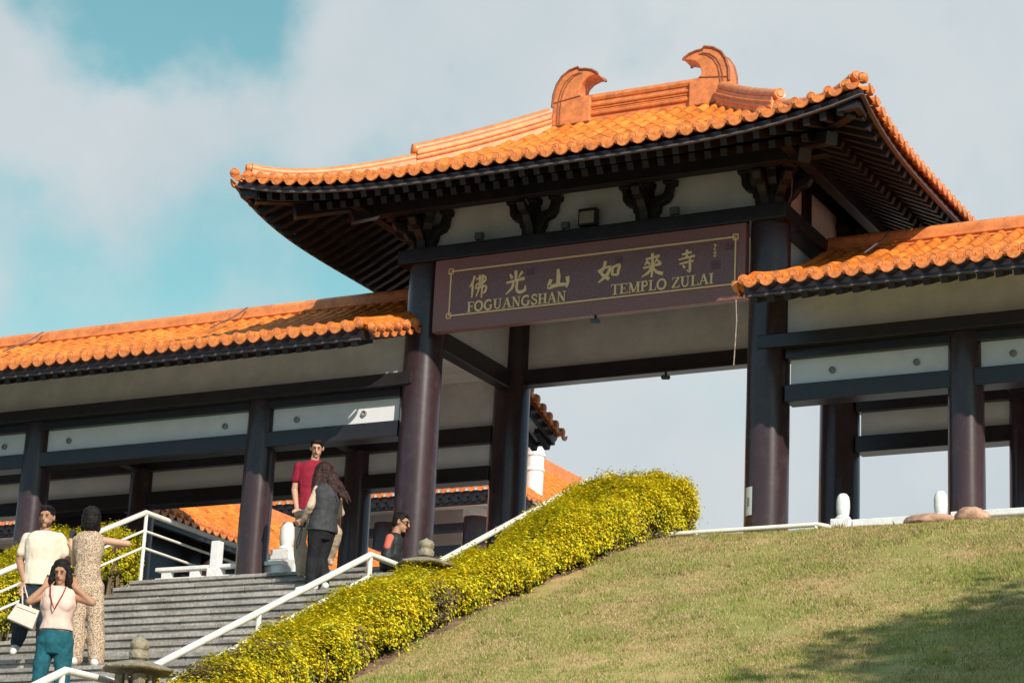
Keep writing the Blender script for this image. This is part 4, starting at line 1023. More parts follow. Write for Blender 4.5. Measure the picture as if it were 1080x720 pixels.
mb = MB(False); mb.box((FX0+.1, FY0 + .08, FZ - .34), (FX1 - .08, FY0 + .2, FZ - .05)); mb.box((FX1 - .2, FY0 + .21, FZ - .34), (FX1 - .08, FY1, FZ - .05)); mb.build('fascia', 'maroon', hall)
mb = MB(False)
for i in range(78): mb.box((FX0 + .3 + i*SP, FY0 + .02, FZ - .30), (FX0 + .41 + i*SP, FY0 + .079, FZ - .19))
mb.box((FX0 + .2, FY0 + .062, FZ - .27), (FX1 - .3, FY0 + .078, FZ - .22)); mb.build('rafter_ends', 'rafter', hall)
mb = MB(False); mb.add([(FX0, FY0+.2, FZ-.34), (FX1-.2, FY0+.2, FZ-.34), (FX1-2.0, FY0+2.0, FZ+.05), (FX0, FY0+2.0, FZ-.05)], [(0,1,2,3)]); mb.add([(FX1-.2, FY0+.2, FZ-.34), (FX1-.2, FY1, FZ-.34), (FX1-2, FY1, FZ+.05), (FX1-2, FY0+2, FZ+.05)], [(0,1,2,3)]); mb.build('soffit', 'plaster', hall, fix=False)
mb = MB(False); mb.box((FX0, FY0 + 1.9, -.2), (FX1 - 2.0, FY0 + 2.1, FZ + .05)); mb.box((FX1 - 2.15, FY0 + 2.11, -.2), (FX1 - 2.0, 30, FZ + .05)); mb.build('wall', 'plaster', hall)
mb = MB(False); mb.box((FX0, FY0+1.0, FZ-.66), (FX1-1.0, FY0+1.25, FZ-.50)); mb.box((FX1-1.25, FY0+1.26, FZ-.66), (FX1-1.0, 30, FZ-.50)); mb.box((FX0, FY0+1.0, FZ-1.16), (FX1-1.0, FY0+1.25, FZ-.98)); mb.build('beam', 'maroon', hall)
for x in (-7.72, -9.95, -12.2, -16.5, -20.8):
    c = MB(); c.lathe((x, FY0+1.1, 0), [(.3, -.2), (.28, FZ-.4)], 24); c.build('column', 'column', hall)
vp_ = MB(); zz = 5.95; vx, vy = -7.75, 18.4
vp_.lathe((vx, vy, 0), [(.20, 5.5), (.20, 6.15), (.225, 6.17), (.225, 6.22), (.20, 6.24), (.20, 6.50), (.225, 6.52), (.225, 6.57), (.20, 6.59), (.20, 7.0), (.23, 7.02), (.23, 7.1)], 24)
tag(vp_.build('vent_pipe', 'wstone', loc=(vx, vy, 5.5)), 'white ribbed vent pipe rising from the orange roof behind the rear gate column', 'pipe')
low = thing('court_gallery', 'low gallery with a sunlit orange roof, behind the level handrail left of the stairs', 'gallery', (-8.6, 7, -0.2))
T = MB(); Cp = MB(); D = MB(); y = 3.3
EX, EZ, WD, RS = -7.52, 2.10, 1.25, 1.02
def lowpt(t, y): return (EX - WD*t, y, EZ + RS*(0.85*t + 0.15*t*t))
while y < 15:
    tile_row(T, [lowpt(s/5, y) for s in range(6)], (0,1,0)); pan(T, [lowpt(s/5, y + SP/2) for s in range(6)], (0,1,0), SP)
    end_disc(Cp, (EX, y, EZ + .03), (0,1,0), (1,0,0)); drip(Cp, (EX, y + SP/2, EZ - .045), (0,1,0), (1,0,0)); y += SP
T.add([(EX, 3.2, EZ - .03), (EX, 15, EZ - .03), (EX - WD, 15, EZ + RS - .03), (EX - WD, 3.2, EZ + RS - .03)], [(0,1,2,3)])
T.add([(EX - 2*WD, 3.2, EZ - .03), (EX - 2*WD, 15, EZ - .03), (EX - WD, 15, EZ + RS - .03), (EX - WD, 3.2, EZ + RS - .03)], [(3,2,1,0)])
rf = T.build('roof', 'tile', low, fix=False); o = Cp.build('eave_tile_row', 'cap', low); o.parent = rf
mb = MB(False); mb.box((EX - WD - .1, 3.2, EZ + RS - .05), (EX - WD + .1, 15, EZ + RS + .22)); mb.build('ridge', 'ridge', low)
mb = MB(False); mb.box((EX - .16, 3.2, EZ - .24), (EX - .06, 15, EZ - .03)); mb.build('fascia', 'maroon', low)
mb = MB(False); mb.box((EX - 2*WD + .3, 3.4, -.2), (EX - .7, 14.6, EZ + .05)); mb.build('wall', 'maroon', low)
for y in (3.8, 6.4, 9.0, 11.6):
    c = MB(); c.lathe((EX - .4, y, 0), [(.16, -.2), (.15, EZ - .05)], 18); c.build('column', 'column', low)

# ------------------------------------------------------------------ small fittings
def floodlight(label, x, y, z, s, glass):
    g = thing('floodlight', label, 'lamp', (x, y, z)); mb = MB(False)
    mb.box((x - .12*s, y - .03, z + .05), (x + .12*s, y + .07*s, z + .24*s + .02)); mb.build('housing', 'black' if s > .8 else 'grey', g, bevel=0.008)
    mb = MB(False); mb.box((x - .095*s, y - .038, z + .075), (x + .095*s, y - .031, z + .215*s)); mb.build('glass', glass, g)
    mb = MB(); mb.tube([(x - .05, y + .05, z), (x - .05, y + .05, z + .08)], .012, 6); mb.tube([(x + .02*s, y + .05, z + .02), (x + .18, y + .03, z + .01)], .012, 6); mb.build('bracket_arm', 'black', g)
floodlight('black floodlight with a pale square glass above the middle of the name board', 2.62, -0.24, 4.40, 1.15, 'lens')
floodlight('small grey spotlight leaning out above the left half of the name board', 0.93, -0.24, 4.40, .55, 'grey')
floodlight('small grey spotlight just left of the black floodlight', 2.28, -0.24, 4.40, .5, 'grey')
floodlight('small grey spotlight right of the bracket above the right half of the name board', 3.92, -0.24, 4.40, .55, 'grey')
def sensor(label, x, y, z):
    g = thing('security_camera', label, 'camera', (x, y, z)); mb = MB(); mb.tube([(x, y, z), (x, y, z - .05)], .02, 8); mb.build('mount', 'black', g)
    mb = MB(); mb.tube([(x - .05, y + .01, z - .06), (x + .07, y - .06, z - .09)], .035, 10); mb.build('body', 'grey', g)
sensor('tiny dark camera under the middle of the name board', 2.79, -0.22, 3.13)
sensor('tiny dark camera under the rear beam of the gate', 2.55, 2.66, 3.16)
def wire(label, pts, r=0.009, m='wire'):
    mb = MB(); mb.tube(pts, r, 5); tag(mb.build('cable', m, loc=pts[0]), label, 'cable')
wire('thin pale cable dangling from the corner of the right gallery eave', [(5.46, -1.72, 2.62), (5.47, -1.71, 2.35), (5.45, -1.70, 2.0), (5.44, -1.70, 1.78)], .007, 'mortar')
wire('thin cable hanging down the frieze beside the right corner bracket', [(5.60, -.35, 4.90), (5.63, -.30, 4.7), (5.58, -.2, 4.52), (5.50, -.1, 4.41)], .008)
wire('thin dark earthing wire crossing the left gallery roof near the far left', [(-7.9, 1.22, 4.40), (-7.9, 0.9, 4.16), (-7.9, 0.3, 3.80)], .012)
wire('thin dark earthing wire crossing the left gallery roof beside the gate shadow', [(-3.93, 1.22, 4.40), (-3.93, 0.9, 4.16), (-3.93, 0.3, 3.80)], .012)
wire('thin dark earthing wire over the ridge of the right gallery', [(6.45, 1.22, 4.40), (6.45, 0.9, 4.16), (6.45, 0.2, 3.75)], .012)
mb = MB()
mb.grid(6, 1, lambda a, b: (5.22 + .2885*math.sin(-.72 + a*.42), -.2885*math.cos(-.72 + a*.42), 0.23 + b*.37)); mb.grid(6, 1, lambda a, b: (5.22 + .2925*math.sin(-.72 + a*.42), -.2925*math.cos(-.72 + a*.42), 0.23 + b*.37))
nt_ = thing('notice', 'white paper notice taped low on the right gate column', 'notice', (5.1, -.28, .4)); mb.build('sheet', 'paper', nt_, fix=False)
mb = MB(); mb.grid(3, 1, lambda a, b: (5.22 + .2935*math.sin(-.58 + a*.14), -.2935*math.cos(-.58 + a*.14), 0.345 + b*.12)); mb.build('print', 'dial', nt_, fix=False)

# ------------------------------------------------------------------ people (metres, in a frame: x image right, y away, z up)
TH = 0.49398588
def cloth(name, col, rough=0.8, var=0.1, scale=12, bump=0.25, bscale=25, stain=None, spec=0.3):
    m = mat(name, col, rough, var, scale, bump=bump, bscale=bscale, stain=stain, spec=spec); return m
M['skin'] = cloth('skin_tan', (0.42, 0.22, 0.13), 0.5, 0.05, 10, 0); M['skin2'] = cloth('skin_light', (0.55, 0.31, 0.20), 0.5, 0.05, 10, 0)
M['hairb'] = cloth('black_hair', (0.012, 0.009, 0.009), 0.55, 0.3, 40, 0.6, 70, spec=0.18); M['hairbr'] = cloth('brown_hair', (0.040, 0.014, 0.011), 0.5, 0.4, 40, 0.8, 60, spec=0.3)
M['tee'] = cloth('cream_cotton', (0.72, 0.60, 0.47), 0.9, 0.05, 6); M['jeans'] = cloth('dark_denim', (0.018, 0.03, 0.045), 0.9, 0.15, 20)
M['teal'] = cloth('teal_denim', (0.012, 0.10, 0.125), 0.85, 0.18, 14); M['blouse'] = cloth('pale_pink_cotton', (0.74, 0.52, 0.43), 0.85, 0.05, 8)
M['red'] = cloth('crimson_cotton', (0.27, 0.012, 0.03), 0.85, 0.1, 10); M['khaki'] = cloth('khaki_cotton', (0.48, 0.36, 0.26), 0.9, 0.08, 10)
M['vest'] = cloth('charcoal_padded', (0.045, 0.047, 0.05), 0.7, 0.1, 10, 0.6, 14); M['blackp'] = cloth('black_cotton', (0.012, 0.012, 0.014), 0.85, 0.1, 10)
M['beige'] = cloth('beige_knit', (0.60, 0.45, 0.32), 0.9, 0.05, 20); M['jacket'] = cloth('black_jacket', (0.022, 0.026, 0.026), 0.6, 0.1, 10); M['coral'] = cloth('coral_patch', (0.62, 0.13, 0.09), 0.7, 0.05, 10)
M['shoew'] = cloth('white_shoe', (0.74, 0.70, 0.64), 0.6, 0.05, 10); M['shoek'] = cloth('tan_shoe', (0.45, 0.33, 0.24), 0.7, 0.05, 10); M['lips'] = cloth('lips', (0.35, 0.10, 0.08), 0.5, 0.05, 10, 0)
M['bag'] = cloth('cream_leather', (0.62, 0.50, 0.42), 0.5, 0.05, 10, 0.1); M['bead'] = cloth('red_beads', (0.25, 0.03, 0.03), 0.4, 0.1, 10); M['glass'] = mat('sunglass', (0.01, 0.01, 0.01), 0.08, 0.05, 10)
M['brownbag'] = cloth('brown_leather', (0.28, 0.08, 0.05), 0.5, 0.1, 10)
def leopard():
    m = bpy.data.materials.new('leopard_print'); m.use_nodes = True; t = m.node_tree; b = t.nodes['Principled BSDF']; b.inputs['Roughness'].default_value = 0.85
    tc = t.nodes.new('ShaderNodeTexCoord'); nz = t.nodes.new('ShaderNodeTexNoise'); nz.inputs['Scale'].default_value = 30; t.links.new(tc.outputs['Object'], nz.inputs[0])
    ad = t.nodes.new('ShaderNodeMix'); ad.data_type = 'RGBA'; ad.inputs[0].default_value = 0.03; t.links.new(tc.outputs['Object'], ad.inputs[6]); t.links.new(nz.outputs['Color'], ad.inputs[7])
    v = t.nodes.new('ShaderNodeTexVoronoi'); v.inputs['Scale'].default_value = 105; t.links.new(ad.outputs[2], v.inputs['Vector'])
    r = t.nodes.new('ShaderNodeValToRGB'); r.color_ramp.interpolation = 'CONSTANT'; e = r.color_ramp.elements
    e[0].position = 0; e[0].color = (0.30, 0.17, 0.09, 1); e[1].position = 0.22; e[1].color = (0.035, 0.022, 0.018, 1); x = e.new(0.44); x.color = (0.56, 0.41, 0.28, 1)
    t.links.new(v.outputs['Distance'], r.inputs[0]); t.links.new(r.outputs[0], b.inputs['Base Color']); return m
M['leo'] = leopard(); M['stubble'] = cloth('stubble', (0.10, 0.055, 0.04), 0.8, 0.2, 30)
V = Vector
class Sk:
    """solid shapes that are fused into one skin by a voxel remesh"""
    def __init__(s): s.mb = MB()
    def cone(s, p, q, r0, r1, n=14):
        p = V(p); q = V(q); d = q - p; ln = d.length
        if ln < 1e-5: d = V((0,0,1)); ln = 1e-5
        d = d / ln if ln else d; pts, rs = [], []
        for k in range(5): a = math.pi/2*(1 - k/5); pts.append(p - d*r0*math.sin(a)); rs.append(max(.0005, r0*math.cos(a)))
        pts.append(p); rs.append(r0); pts.append(q); rs.append(r1)
        for k in range(1, 6): a = math.pi/2*k/5; pts.append(q + d*r1*math.sin(a)); rs.append(max(.0005, r1*math.cos(a)))
        s.mb.tube(pts, 1, n, rs=rs); return s
    def ell(s, c, r, rot=None, n=16):
        c = V(c); vs = []; m_ = 10
        for j in range(m_+1):
            for i in range(n):
                ph = math.pi*(j+.02)/(m_+.04); th = 2*math.pi*i/n; d = V((r[0]*math.sin(ph)*math.cos(th), r[1]*math.sin(ph)*math.sin(th), r[2]*math.cos(ph)))
                if rot: d = rot @ d
                vs.append(c + d)
        s.mb.add(vs, [(j*n+i, j*n+(i+1)%n, (j+1)*n+(i+1)%n, (j+1)*n+i) for j in range(m_) for i in range(n)] + [tuple(range(n)), tuple(reversed(range(m_*n, (m_+1)*n)))]); return s
    def loft(s, rings, n=20):
        vs = []      # ring: centre, half width, half depth, lateral axis
        for i, (c, a, b, lat) in enumerate(rings):
            lat = V(lat).normalized(); up = (V(rings[min(i+1, len(rings)-1)][0]) - V(rings[max(0, i-1)][0])).normalized(); f = lat.cross(up).normalized()
            for k in range(n):
                t = 2*math.pi*k/n; c_, s_ = math.cos(t), math.sin(t); e = .85
                vs.append(V(c) + lat*(a*abs(c_)**e*(1 if c_ > 0 else -1)) + f*(b*abs(s_)**e*(1 if s_ > 0 else -1)))
        m_ = len(rings)
        s.mb.add(vs, [(j*n+i, j*n+(i+1)%n, (j+1)*n+(i+1)%n, (j+1)*n+i) for j in range(m_-1) for i in range(n)] + [tuple(reversed(range(n))), tuple(range((m_-1)*n, m_*n))]); return s
    def build(s, name, m, parent, vox=0.007, rough=0.0, sm=4, seed=0, fs=22):
        tmp = s.mb.build('tmp', m, scale=1.0)
        bm = bmesh.new(); bm.from_mesh(tmp.data); bmesh.ops.recalc_face_normals(bm, faces=bm.faces); bm.to_mesh(tmp.data); bm.free()
        r = tmp.modifiers.new('r', 'REMESH'); r.mode = 'VOXEL'; r.voxel_size = vox; r.use_smooth_shade = True
        q = tmp.modifiers.new('s', 'SMOOTH'); q.factor = 0.5; q.iterations = sm
        dg = bpy.context.evaluated_depsgraph_get(); me = bpy.data.meshes.new_from_object(tmp.evaluated_get(dg)); me.name = name
        old = tmp.data; bpy.data.objects.remove(tmp); bpy.data.meshes.remove(old)
        if rough:
            me.calc_loop_triangles(); nr = [v.normal.copy() for v in me.vertices]
            for v, nn in zip(me.vertices, nr):
                p = v.co; k = noise.noise(V((p.x*fs*.8 + seed, p.y*fs*.8, p.z*fs*.45))) + .5*noise.noise(V((p.x*fs*1.7, p.y*fs*1.7 + seed, p.z*fs*1.2))); v.co = p + nn*k*rough
        me.materials.clear(); me.materials.append(M[m]); me.shade_smooth()
        o = bpy.data.objects.new(name, me); sc.collection.objects.link(o); o.parent = parent; return o
def person(label, base, J, face, sex, skin, hair, top, bottom, shoes, **o):
    """face: unit xy direction the chest faces in the local frame"""
    g = bpy.data.objects.new('person', None); sc.collection.objects.link(g); g.location = V(base)*K; g.rotation_euler = (0, 0, TH); tag(g, label, 'person')
    g.empty_display_size = .2
    J = {k: V(v) for k, v in J.items()}; w_ = 0.90 if sex == 'f' else 1.0
    f = V((face[0], face[1], 0)).normalized(); look = V(o.get('look', (face[0], face[1], -.1))).normalized()
    ms, mh = (J['sl'] + J['sr'])/2, (J['hl'] + J['hr'])/2; lat = (J['sr'] - J['sl']).normalized(); lath = (J['hr'] - J['hl']); lath = lath.normalized() if lath.length > .05 else lat
    if o.get('lat'): lat = lath = V(o['lat']).normalized()
    hs = max(.165*w_, (J['sr'] - J['sl']).length/2)
    B = Sk(); b = o.get('bulk', 1.0)
    def torso(S, e=0.0, top_=True, z0=0, hem=None):
        R_ = [(mh - V((0,0,.10)), .125*w_*b+e, .095*b+e, lath), (mh - V((0,0,.02)), (.165 if sex == 'm' else .170)*w_*b+e, .115*b+e, lath), (mh.lerp(ms, .22), (.155 if sex == 'm' else .15)*w_*b+e, .105*b+e, lath),
              (mh.lerp(ms, .45), (.148 if sex == 'm' else .125)*w_*b+e, .095*b+e, lath), (mh.lerp(ms, .72), .160*w_*b+e, .108*b+e, lat), (mh.lerp(ms, .92), .165*w_+e, .100*b+e, lat), (ms + V((0,0,.015)), (hs-.03)+e, .075*b+e, lat), (ms + V((0,0,.05)), .075+e*.6, .06+e*.6, lat)]
        if hem is not None: R_ = R_[hem:]
        S.loft(R_)
        if sex == 'f':
            for s_ in (-1, 1): S.ell(mh.lerp(ms, .72) + lat*(s_*.066) + f*(.060+e*.5), (.056+e, .050+e, .060+e))
    torso(B)
    nk = J['nk']; hd = J['hd']
    B.cone(ms + V((0,0,.0)), hd - V((0,0,.03)) - look*.02, .055*w_, .048*w_)
    # head frame
    z_ = V((0,0,1)); xx = look.cross(z_).normalized(); zz = xx.cross(look).normalized(); Rm = Matrix((xx, look, zz)).transposed()
    hc = hd; hk = .96 if sex == 'f' else 1.0
    def hp(a, b_, c): return hc + Rm @ V((a, b_, c))*hk
    B.ell(hp(0, -.012, .018), (.074*hk, .092*hk, .098*hk), Rm); B.ell(hp(0, .018, -.045), (.054*hk, .066*hk, .068*hk), Rm); B.cone(hp(0, .062, -.088), hp(0, .055, -.075), .024, .03)
    B.cone(hp(0, .088, .022), hp(0, .106, -.022), .009, .014); B.cone(hp(-.03, .078, .036), hp(.03, .078, .036), .014, .014)
    for s_ in (-1, 1): B.ell(hp(s_*.076, -.008, -.005), (.011, .020, .032), Rm)
    B.cone(hp(-.018, .082, -.052), hp(.018, .082, -.052), .009, .009)
    def arm(S, sd, e=0.0, part=1.0, fore=True):
        s0, el, wr = J['s'+sd], J['e'+sd], J['w'+sd]; s0 = s0 + V((0,0,-.032)) + (ms - s0).normalized()*.018; r0 = (.052 if sex == 'm' else .043)*b; r1 = r0*.80; r2 = r0*.55
        if part < 1: S.cone(s0, s0.lerp(el, part), r0*1.05 + e, (r0+(r1-r0)*part) + e*1.25); S.cone(s0 - V((0,0,.015)), ms.lerp(s0, .5) + V((0,0,-.01)), r0*.95 + e*.5, r0 + e*.5); return
        S.cone(s0, el, r0 + e, r1 + e)
        S.ell(s0 - V((0,0,.01)), (r0*1.05+e*.6,)*3)
        if fore: S.cone(el, el.lerp(wr, .35), r1*.98 + e, r1*.95 + e); S.cone(el.lerp(wr, .3), wr, r1*.95 + e, r2 + e)
    def hand(S, sd, grip=0.5):
        wr, el = J['w'+sd], J['e'+sd]; d = V(o['hd'+sd]).normalized() if ('hd'+sd) in o else (wr - el).normalized()
        side = V(o['hs'+sd]).normalized() if ('hs'+sd) in o else (f.cross(d)).normalized(); side = (side - d*side.dot(d)).normalized(); pn = d.cross(side).normalized()
        if pn.dot(f) < 0: pn = -pn
        q = .92 if sex == 'f' else 1.0; pc = wr + d*.05*q
        for k in (-1, -.33, .33, 1): S.cone(wr + side*k*.012, wr + d*.085*q + side*k*.030*q, .014, .0125)
        for i, (k, ln) in enumerate(((-1, .068), (-.33, .080), (.33, .076), (1, .060))):
            a = wr + d*.088*q + side*k*.031*q; m1 = a + (d*math.cos(grip*.7) + pn*math.sin(grip*.7))*ln*.5*q + side*k*.003; m2 = m1 + (d*math.cos(grip*1.7) + pn*math.sin(grip*1.7))*ln*.5*q
            S.cone(a, m1, .0092, .0085); S.cone(m1, m2, .0085, .0072)
        tb = wr + d*.025 - side*.022; t1 = tb + (d*.6 - side*.7 + pn*.35)*.04; t2 = t1 + (d*.9 - side*.15 + pn*.3)*.032; S.cone(tb, t1, .013, .0105); S.cone(t1, t2, .0105, .008)
    for sd in 'lr': arm(B, sd); hand(B, sd, o.get('grip', .6))
    def leg(S, sd, e=0.0, e2=None, sh=1.0, cuff=None):
        h_, k_, a_ = J['h'+sd], J['k'+sd], J['a'+sd]; r0, r1, r2 = .088*b*w_**.3, .056*b, .040*b; e2 = e if e2 is None else e2; ee = a_ if cuff is None else k_.lerp(a_, cuff)
        S.cone(h_, k_, r0 + e, r1 + (e+e2)/2); S.cone(k_, k_.lerp(a_, .38), r1 + (e+e2)/2, r1 + e2); S.cone(k_.lerp(a_, .35), ee, r1 + e2, r2 + e2)
    fd = {}
    for sd in 'lr':
        leg(B, sd); a_ = J['a'+sd]; fd[sd] = V(o.get('f'+sd, (face[0], face[1], -.25))).normalized(); B.cone(a_ - fd[sd]*.04 - V((0,0,.03)), a_ + fd[sd]*.12 - V((0,0,.035)), .036, .028)
    B.build('body', skin, g, vox=.006, sm=3)
    # clothes
    S = Sk()
    if o.get('jumpsuit'):
        torso(S, .014)
        for sd in 'lr': leg(S, sd, .020, .042, cuff=.98)
        S.build('jumpsuit', top, g, vox=.008, rough=.007, seed=3)
    else:
        for sd in 'lr': leg(S, sd, o.get('pe', .014), o.get('pe2', .022), cuff=o.get('cuff', .95))
        R_ = [(mh - V((0,0,.12)), .13*w_*b, .10*b, lath), (mh - V((0,0,.02)), .180*w_*b, .125*b, lath), (mh.lerp(ms, .20), .166*w_*b, .116*b, lath)]
        S.loft(R_); S.build('trousers', bottom, g, vox=.008, rough=.009, seed=5, fs=16)
        S = Sk(); hem = o.get('hem', 1); torso(S, o.get('te', .022), hem=hem)
        sl = o.get('sleeve', .62)
        for sd in 'lr':
            if sl: arm(S, sd, .018 if sl < 1 else .014, sl)
        S.build(o.get('topname', 'shirt'), top, g, vox=.008, rough=.010, seed=9, fs=13)
    if o.get('sleeves2'):
        S = Sk()
        for sd in 'lr': arm(S, sd, .013, 1.0)
        S.build('sleeve', o['sleeves2'], g, vox=.008, rough=.006)
    for sd in 'lr':
        if shoes:
            S = Sk(); a_ = J['a'+sd]; d = fd[sd]; S.cone(a_ - d*.055 - V((0,0,.03)), a_ + d*.04 - V((0,0,.035)), .044, .044); S.cone(a_ + d*.04 - V((0,0,.04)), a_ + d*.15 - V((0,0,.045)), .044, .034); S.cone(a_ + V((0,0,-.02)), a_ + V((0,0,.01)), .045, .043)
            S.build('shoe', shoes, g, vox=.008)
    # hair
    S = Sk(); st = o.get('hairstyle', 'short')
    S.ell(hp(0, -.022, .035), (.084*hk, .094*hk, .093*hk), Rm)
    if st == 'short': S.ell(hp(0, -.002, .080), (.070, .076, .042), Rm); S.ell(hp(0, -.05, .0), (.076, .058, .085), Rm)
    if st == 'bob':
        S.ell(hp(0, -.035, -.02), (.096, .080, .125), Rm); S.ell(hp(0, -.03, .05), (.092, .09, .085), Rm)
        for s_ in (-1, 1): S.cone(hp(s_*.075, -.01, .02), hp(s_*.080, -.005, -.11), .03, .026)
    if st == 'long':
        S.ell(hp(0, -.020, .075), (.078, .074, .056), Rm)
        for s_ in (-1, 1): S.cone(hp(s_*.072, .015, .04), hp(s_*.088, .03, -.09), .030, .036); S.cone(hp(s_*.088, .03, -.09), hp(s_*.110, .055, -.21), .036, .020); S.cone(hp(s_*.07, -.03, .0), hp(s_*.085, -.03, -.17), .04, .03)
        S.cone(hp(0, -.06, 0), hp(0, -.06, -.17), .065, .055)
    if st == 'wavy':
        S.ell(hp(0, -.03, .02), (.112, .105, .115), Rm)
        c0 = hp(0, -.07, -.02)
        for i in range(13):
            r = random.Random(i); a = (i-6)/6; e0 = c0 + V((a*.085, -.01, 0)); e1 = e0 + V((a*.08 + .055, -.03 + r.uniform(-.03,.03), -.17)); e2 = e1 + V((.075 + a*.03, r.uniform(-.03,.03), -.10 - r.uniform(0,.08)))
            S.cone(e0, e1, .045, .036); S.cone(e1, e2, .036, .012)
    S.build('hair', hair, g, vox=.006, rough=.012 if st == 'wavy' else .006, sm=1, seed=2, fs=24)
    if st != 'bob' and st != 'wavy':
        E_ = Sk()
        for s_ in (-1, 1): E_.ell(hp(s_*.030, .083, .012), (.0085, .006, .004), Rm); E_.cone(hp(s_*.020, .090, .033), hp(s_*.044, .084, .034), .0032, .0025)
        E_.build('eyes', 'hairb', g, vox=.003, sm=1)
        E_ = Sk(); E_.cone(hp(-.018, .089, -.052), hp(.018, .089, -.052), .0055, .0055); E_.build('mouth', 'lips', g, vox=.003, sm=1)
    if o.get('beard'):
        E_ = Sk(); E_.loft([(hp(0,.020,-.108), .036, .048, xx), (hp(0,.017,-.085), .053, .062, xx), (hp(0,.010,-.060), .0585, .066, xx)]); E_.build('beard', 'stubble', g, vox=.005)
    if o.get('shades'):
        up_ = o['shades'] == 'up'; E_ = Sk()
        for s_ in (-1, 1):
            c = hp(s_*.033, .094, .012) if not up_ else hp(s_*.035, .070, .105); E_.ell(c, (.026, .008, .018), Rm); E_.cone(c + Rm@V((s_*.022,0,0)), hp(s_*.084, .0, .012 if not up_ else .07), .0045, .0045)
        E_.build('sunglasses', 'glass', g, vox=.003, sm=1)
    return g, J, hp, Rm
def obj_at(name, label, cat, base, parts):
    """parts: list of (name, Sk or MB in local metres, material)"""
    g = bpy.data.objects.new(name, None); sc.collection.objects.link(g); g.location = V(base)*K; g.rotation_euler = (0,0,TH); tag(g, label, cat)
    for n_, s_, m_ in parts:
        if isinstance(s_, Sk): s_.build(n_, m_, g, vox=.005)
        else:
            o_ = s_.build(n_, m_, scale=1.0); o_.parent = g; bv = o_.modifiers.new('bevel', 'BEVEL'); bv.width = .006; bv.segments = 2; bv.limit_method = 'ANGLE'
    return g
PB = {'leo': (-.85, -5.75, -2.4425), 'man': (-1.5, -5.75, -2.4425), 'pink': (.1, -7.9, -3.4775), 'red': (-1.3, -.65, -.3725), 'vest': (-.6, -1.35, -.7175), 'sit': (-.05, -.5, -.26)}
J_leo = {'sl': (-.265,0,1.345), 'sr': (.035,.0,1.352), 'el': (-.262,.10,1.08), 'wl': (-.325,.24,1.28), 'er': (.27,.08,1.315), 'wr': (.13,.25,1.32), 'nk': (-.11,0,1.41), 'hd': (-.115,0,1.535), 'hl': (-.175,0,.82), 'hr': (-.015,0,.82), 'kl': (-.155,-.02,.45), 'kr': (.035,0,.45), 'al': (-.135,-.02,.085), 'ar': (.075,.0,.085)}
person('woman in a leopard print jumpsuit, back turned, holding up a phone on the stairs', PB['leo'], J_leo, (.12, 1), 'f', 'skin2', 'hairb', 'leo', 'leo', 'shoew', jumpsuit=True, hairstyle='bob', look=(-.05, 1, .0), bulk=.97, hdl=(-.1,.15,1), hsl=(1,.2,0), grip=1.1, fl=(.1,1,-.1), fr=(.1,1,-.1))
ph = MB(False); ph.box((-.375, .27, 1.33), (-.305, .282, 1.47)); obj_at('phone', 'black phone held up by the woman in the leopard print jumpsuit', 'phone', PB['leo'], [('case', ph, 'black')])
bg_ = Sk() # worn low at her left side; bg_.loft([((-.205, -.03, .17), .040, .05, (1,0,0)), ((-.21, -.03, .30), .050, .06, (1,0,0)), ((-.20, -.03, .42), .03, .03, (1,0,0))])
bs_ = MB(); bs_.tube([(-.19,-.02,.42), (-.20,.0,.62), (-.17,.02,.82)], .007, 6)
obj_at('shoulder_bag', 'small brown leather bag hanging low beside the leopard print trouser leg', 'bag', PB['leo'], [('bag_body', bg_, 'brownbag'), ('strap', bs_, 'brownbag')])
J_man = {'sl': (-.315,0,1.375), 'sr': (.045,.0,1.39), 'el': (-.365,.03,1.12), 'wl': (-.275,-.08,.90), 'er': (.125,.03,1.13), 'wr': (.148,-.1,.90), 'nk': (-.13,0,1.43), 'hd': (-.125,-.02,1.585), 'hl': (-.20,0,.88), 'hr': (-.04,.0,.88), 'kl': (-.235,-.06,.56), 'kr': (-.02,-.10,.47), 'al': (-.345,.22,.30), 'ar': (.0,.0,.09)}
person('man in a cream T-shirt and dark jeans carrying a handbag down the stairs', PB['man'], J_man, (-.10, -1), 'm', 'skin', 'hairb', 'tee', 'jeans', 'shoew', look=(-.12, -1, -.18), beard=True, shades='up', te=.034, sleeve=.58, hem=1, pe2=.028, hdl=(.0,0,-1), fl=(.0,-1,-.5), fr=(.05,-1,-.12))
hb = MB(False)
def bagpt(a, b, y): # a 0..1 across, b 0..1 up
    bl, br, tl, tr_ = V((-.385,0,.485)), V((-.115,0,.385)), V((-.300,0,.655)), V((-.070,0,.585)); p = bl.lerp(br, a).lerp(tl.lerp(tr_, a), b); return (p.x, y, p.z)
for (a0, b0, a1, b1, y0, y1) in ((0, 0, 1, 1, -.19, -.07),): hb.add([bagpt(0,0,-.21), bagpt(1,0,-.21), bagpt(1,1,-.17), bagpt(0,1,-.17), bagpt(0,0,-.06), bagpt(1,0,-.06), bagpt(1,1,-.09), bagpt(0,1,-.09)], [(0,1,2,3), (7,6,5,4), (0,4,5,1), (1,5,6,2), (2,6,7,3), (3,7,4,0)])
fl_ = MB(False); fl_.add([bagpt(.06,.78,-.192), bagpt(.94,.78,-.192), bagpt(.94,.84,-.188), bagpt(.06,.84,-.188), bagpt(.06,.78,-.17), bagpt(.94,.78,-.17), bagpt(.94,.84,-.17), bagpt(.06,.84,-.17)], [(0,1,2,3), (7,6,5,4), (0,4,5,1), (1,5,6,2), (2,6,7,3), (3,7,4,0)])
hs1, hs2 = MB(), MB()
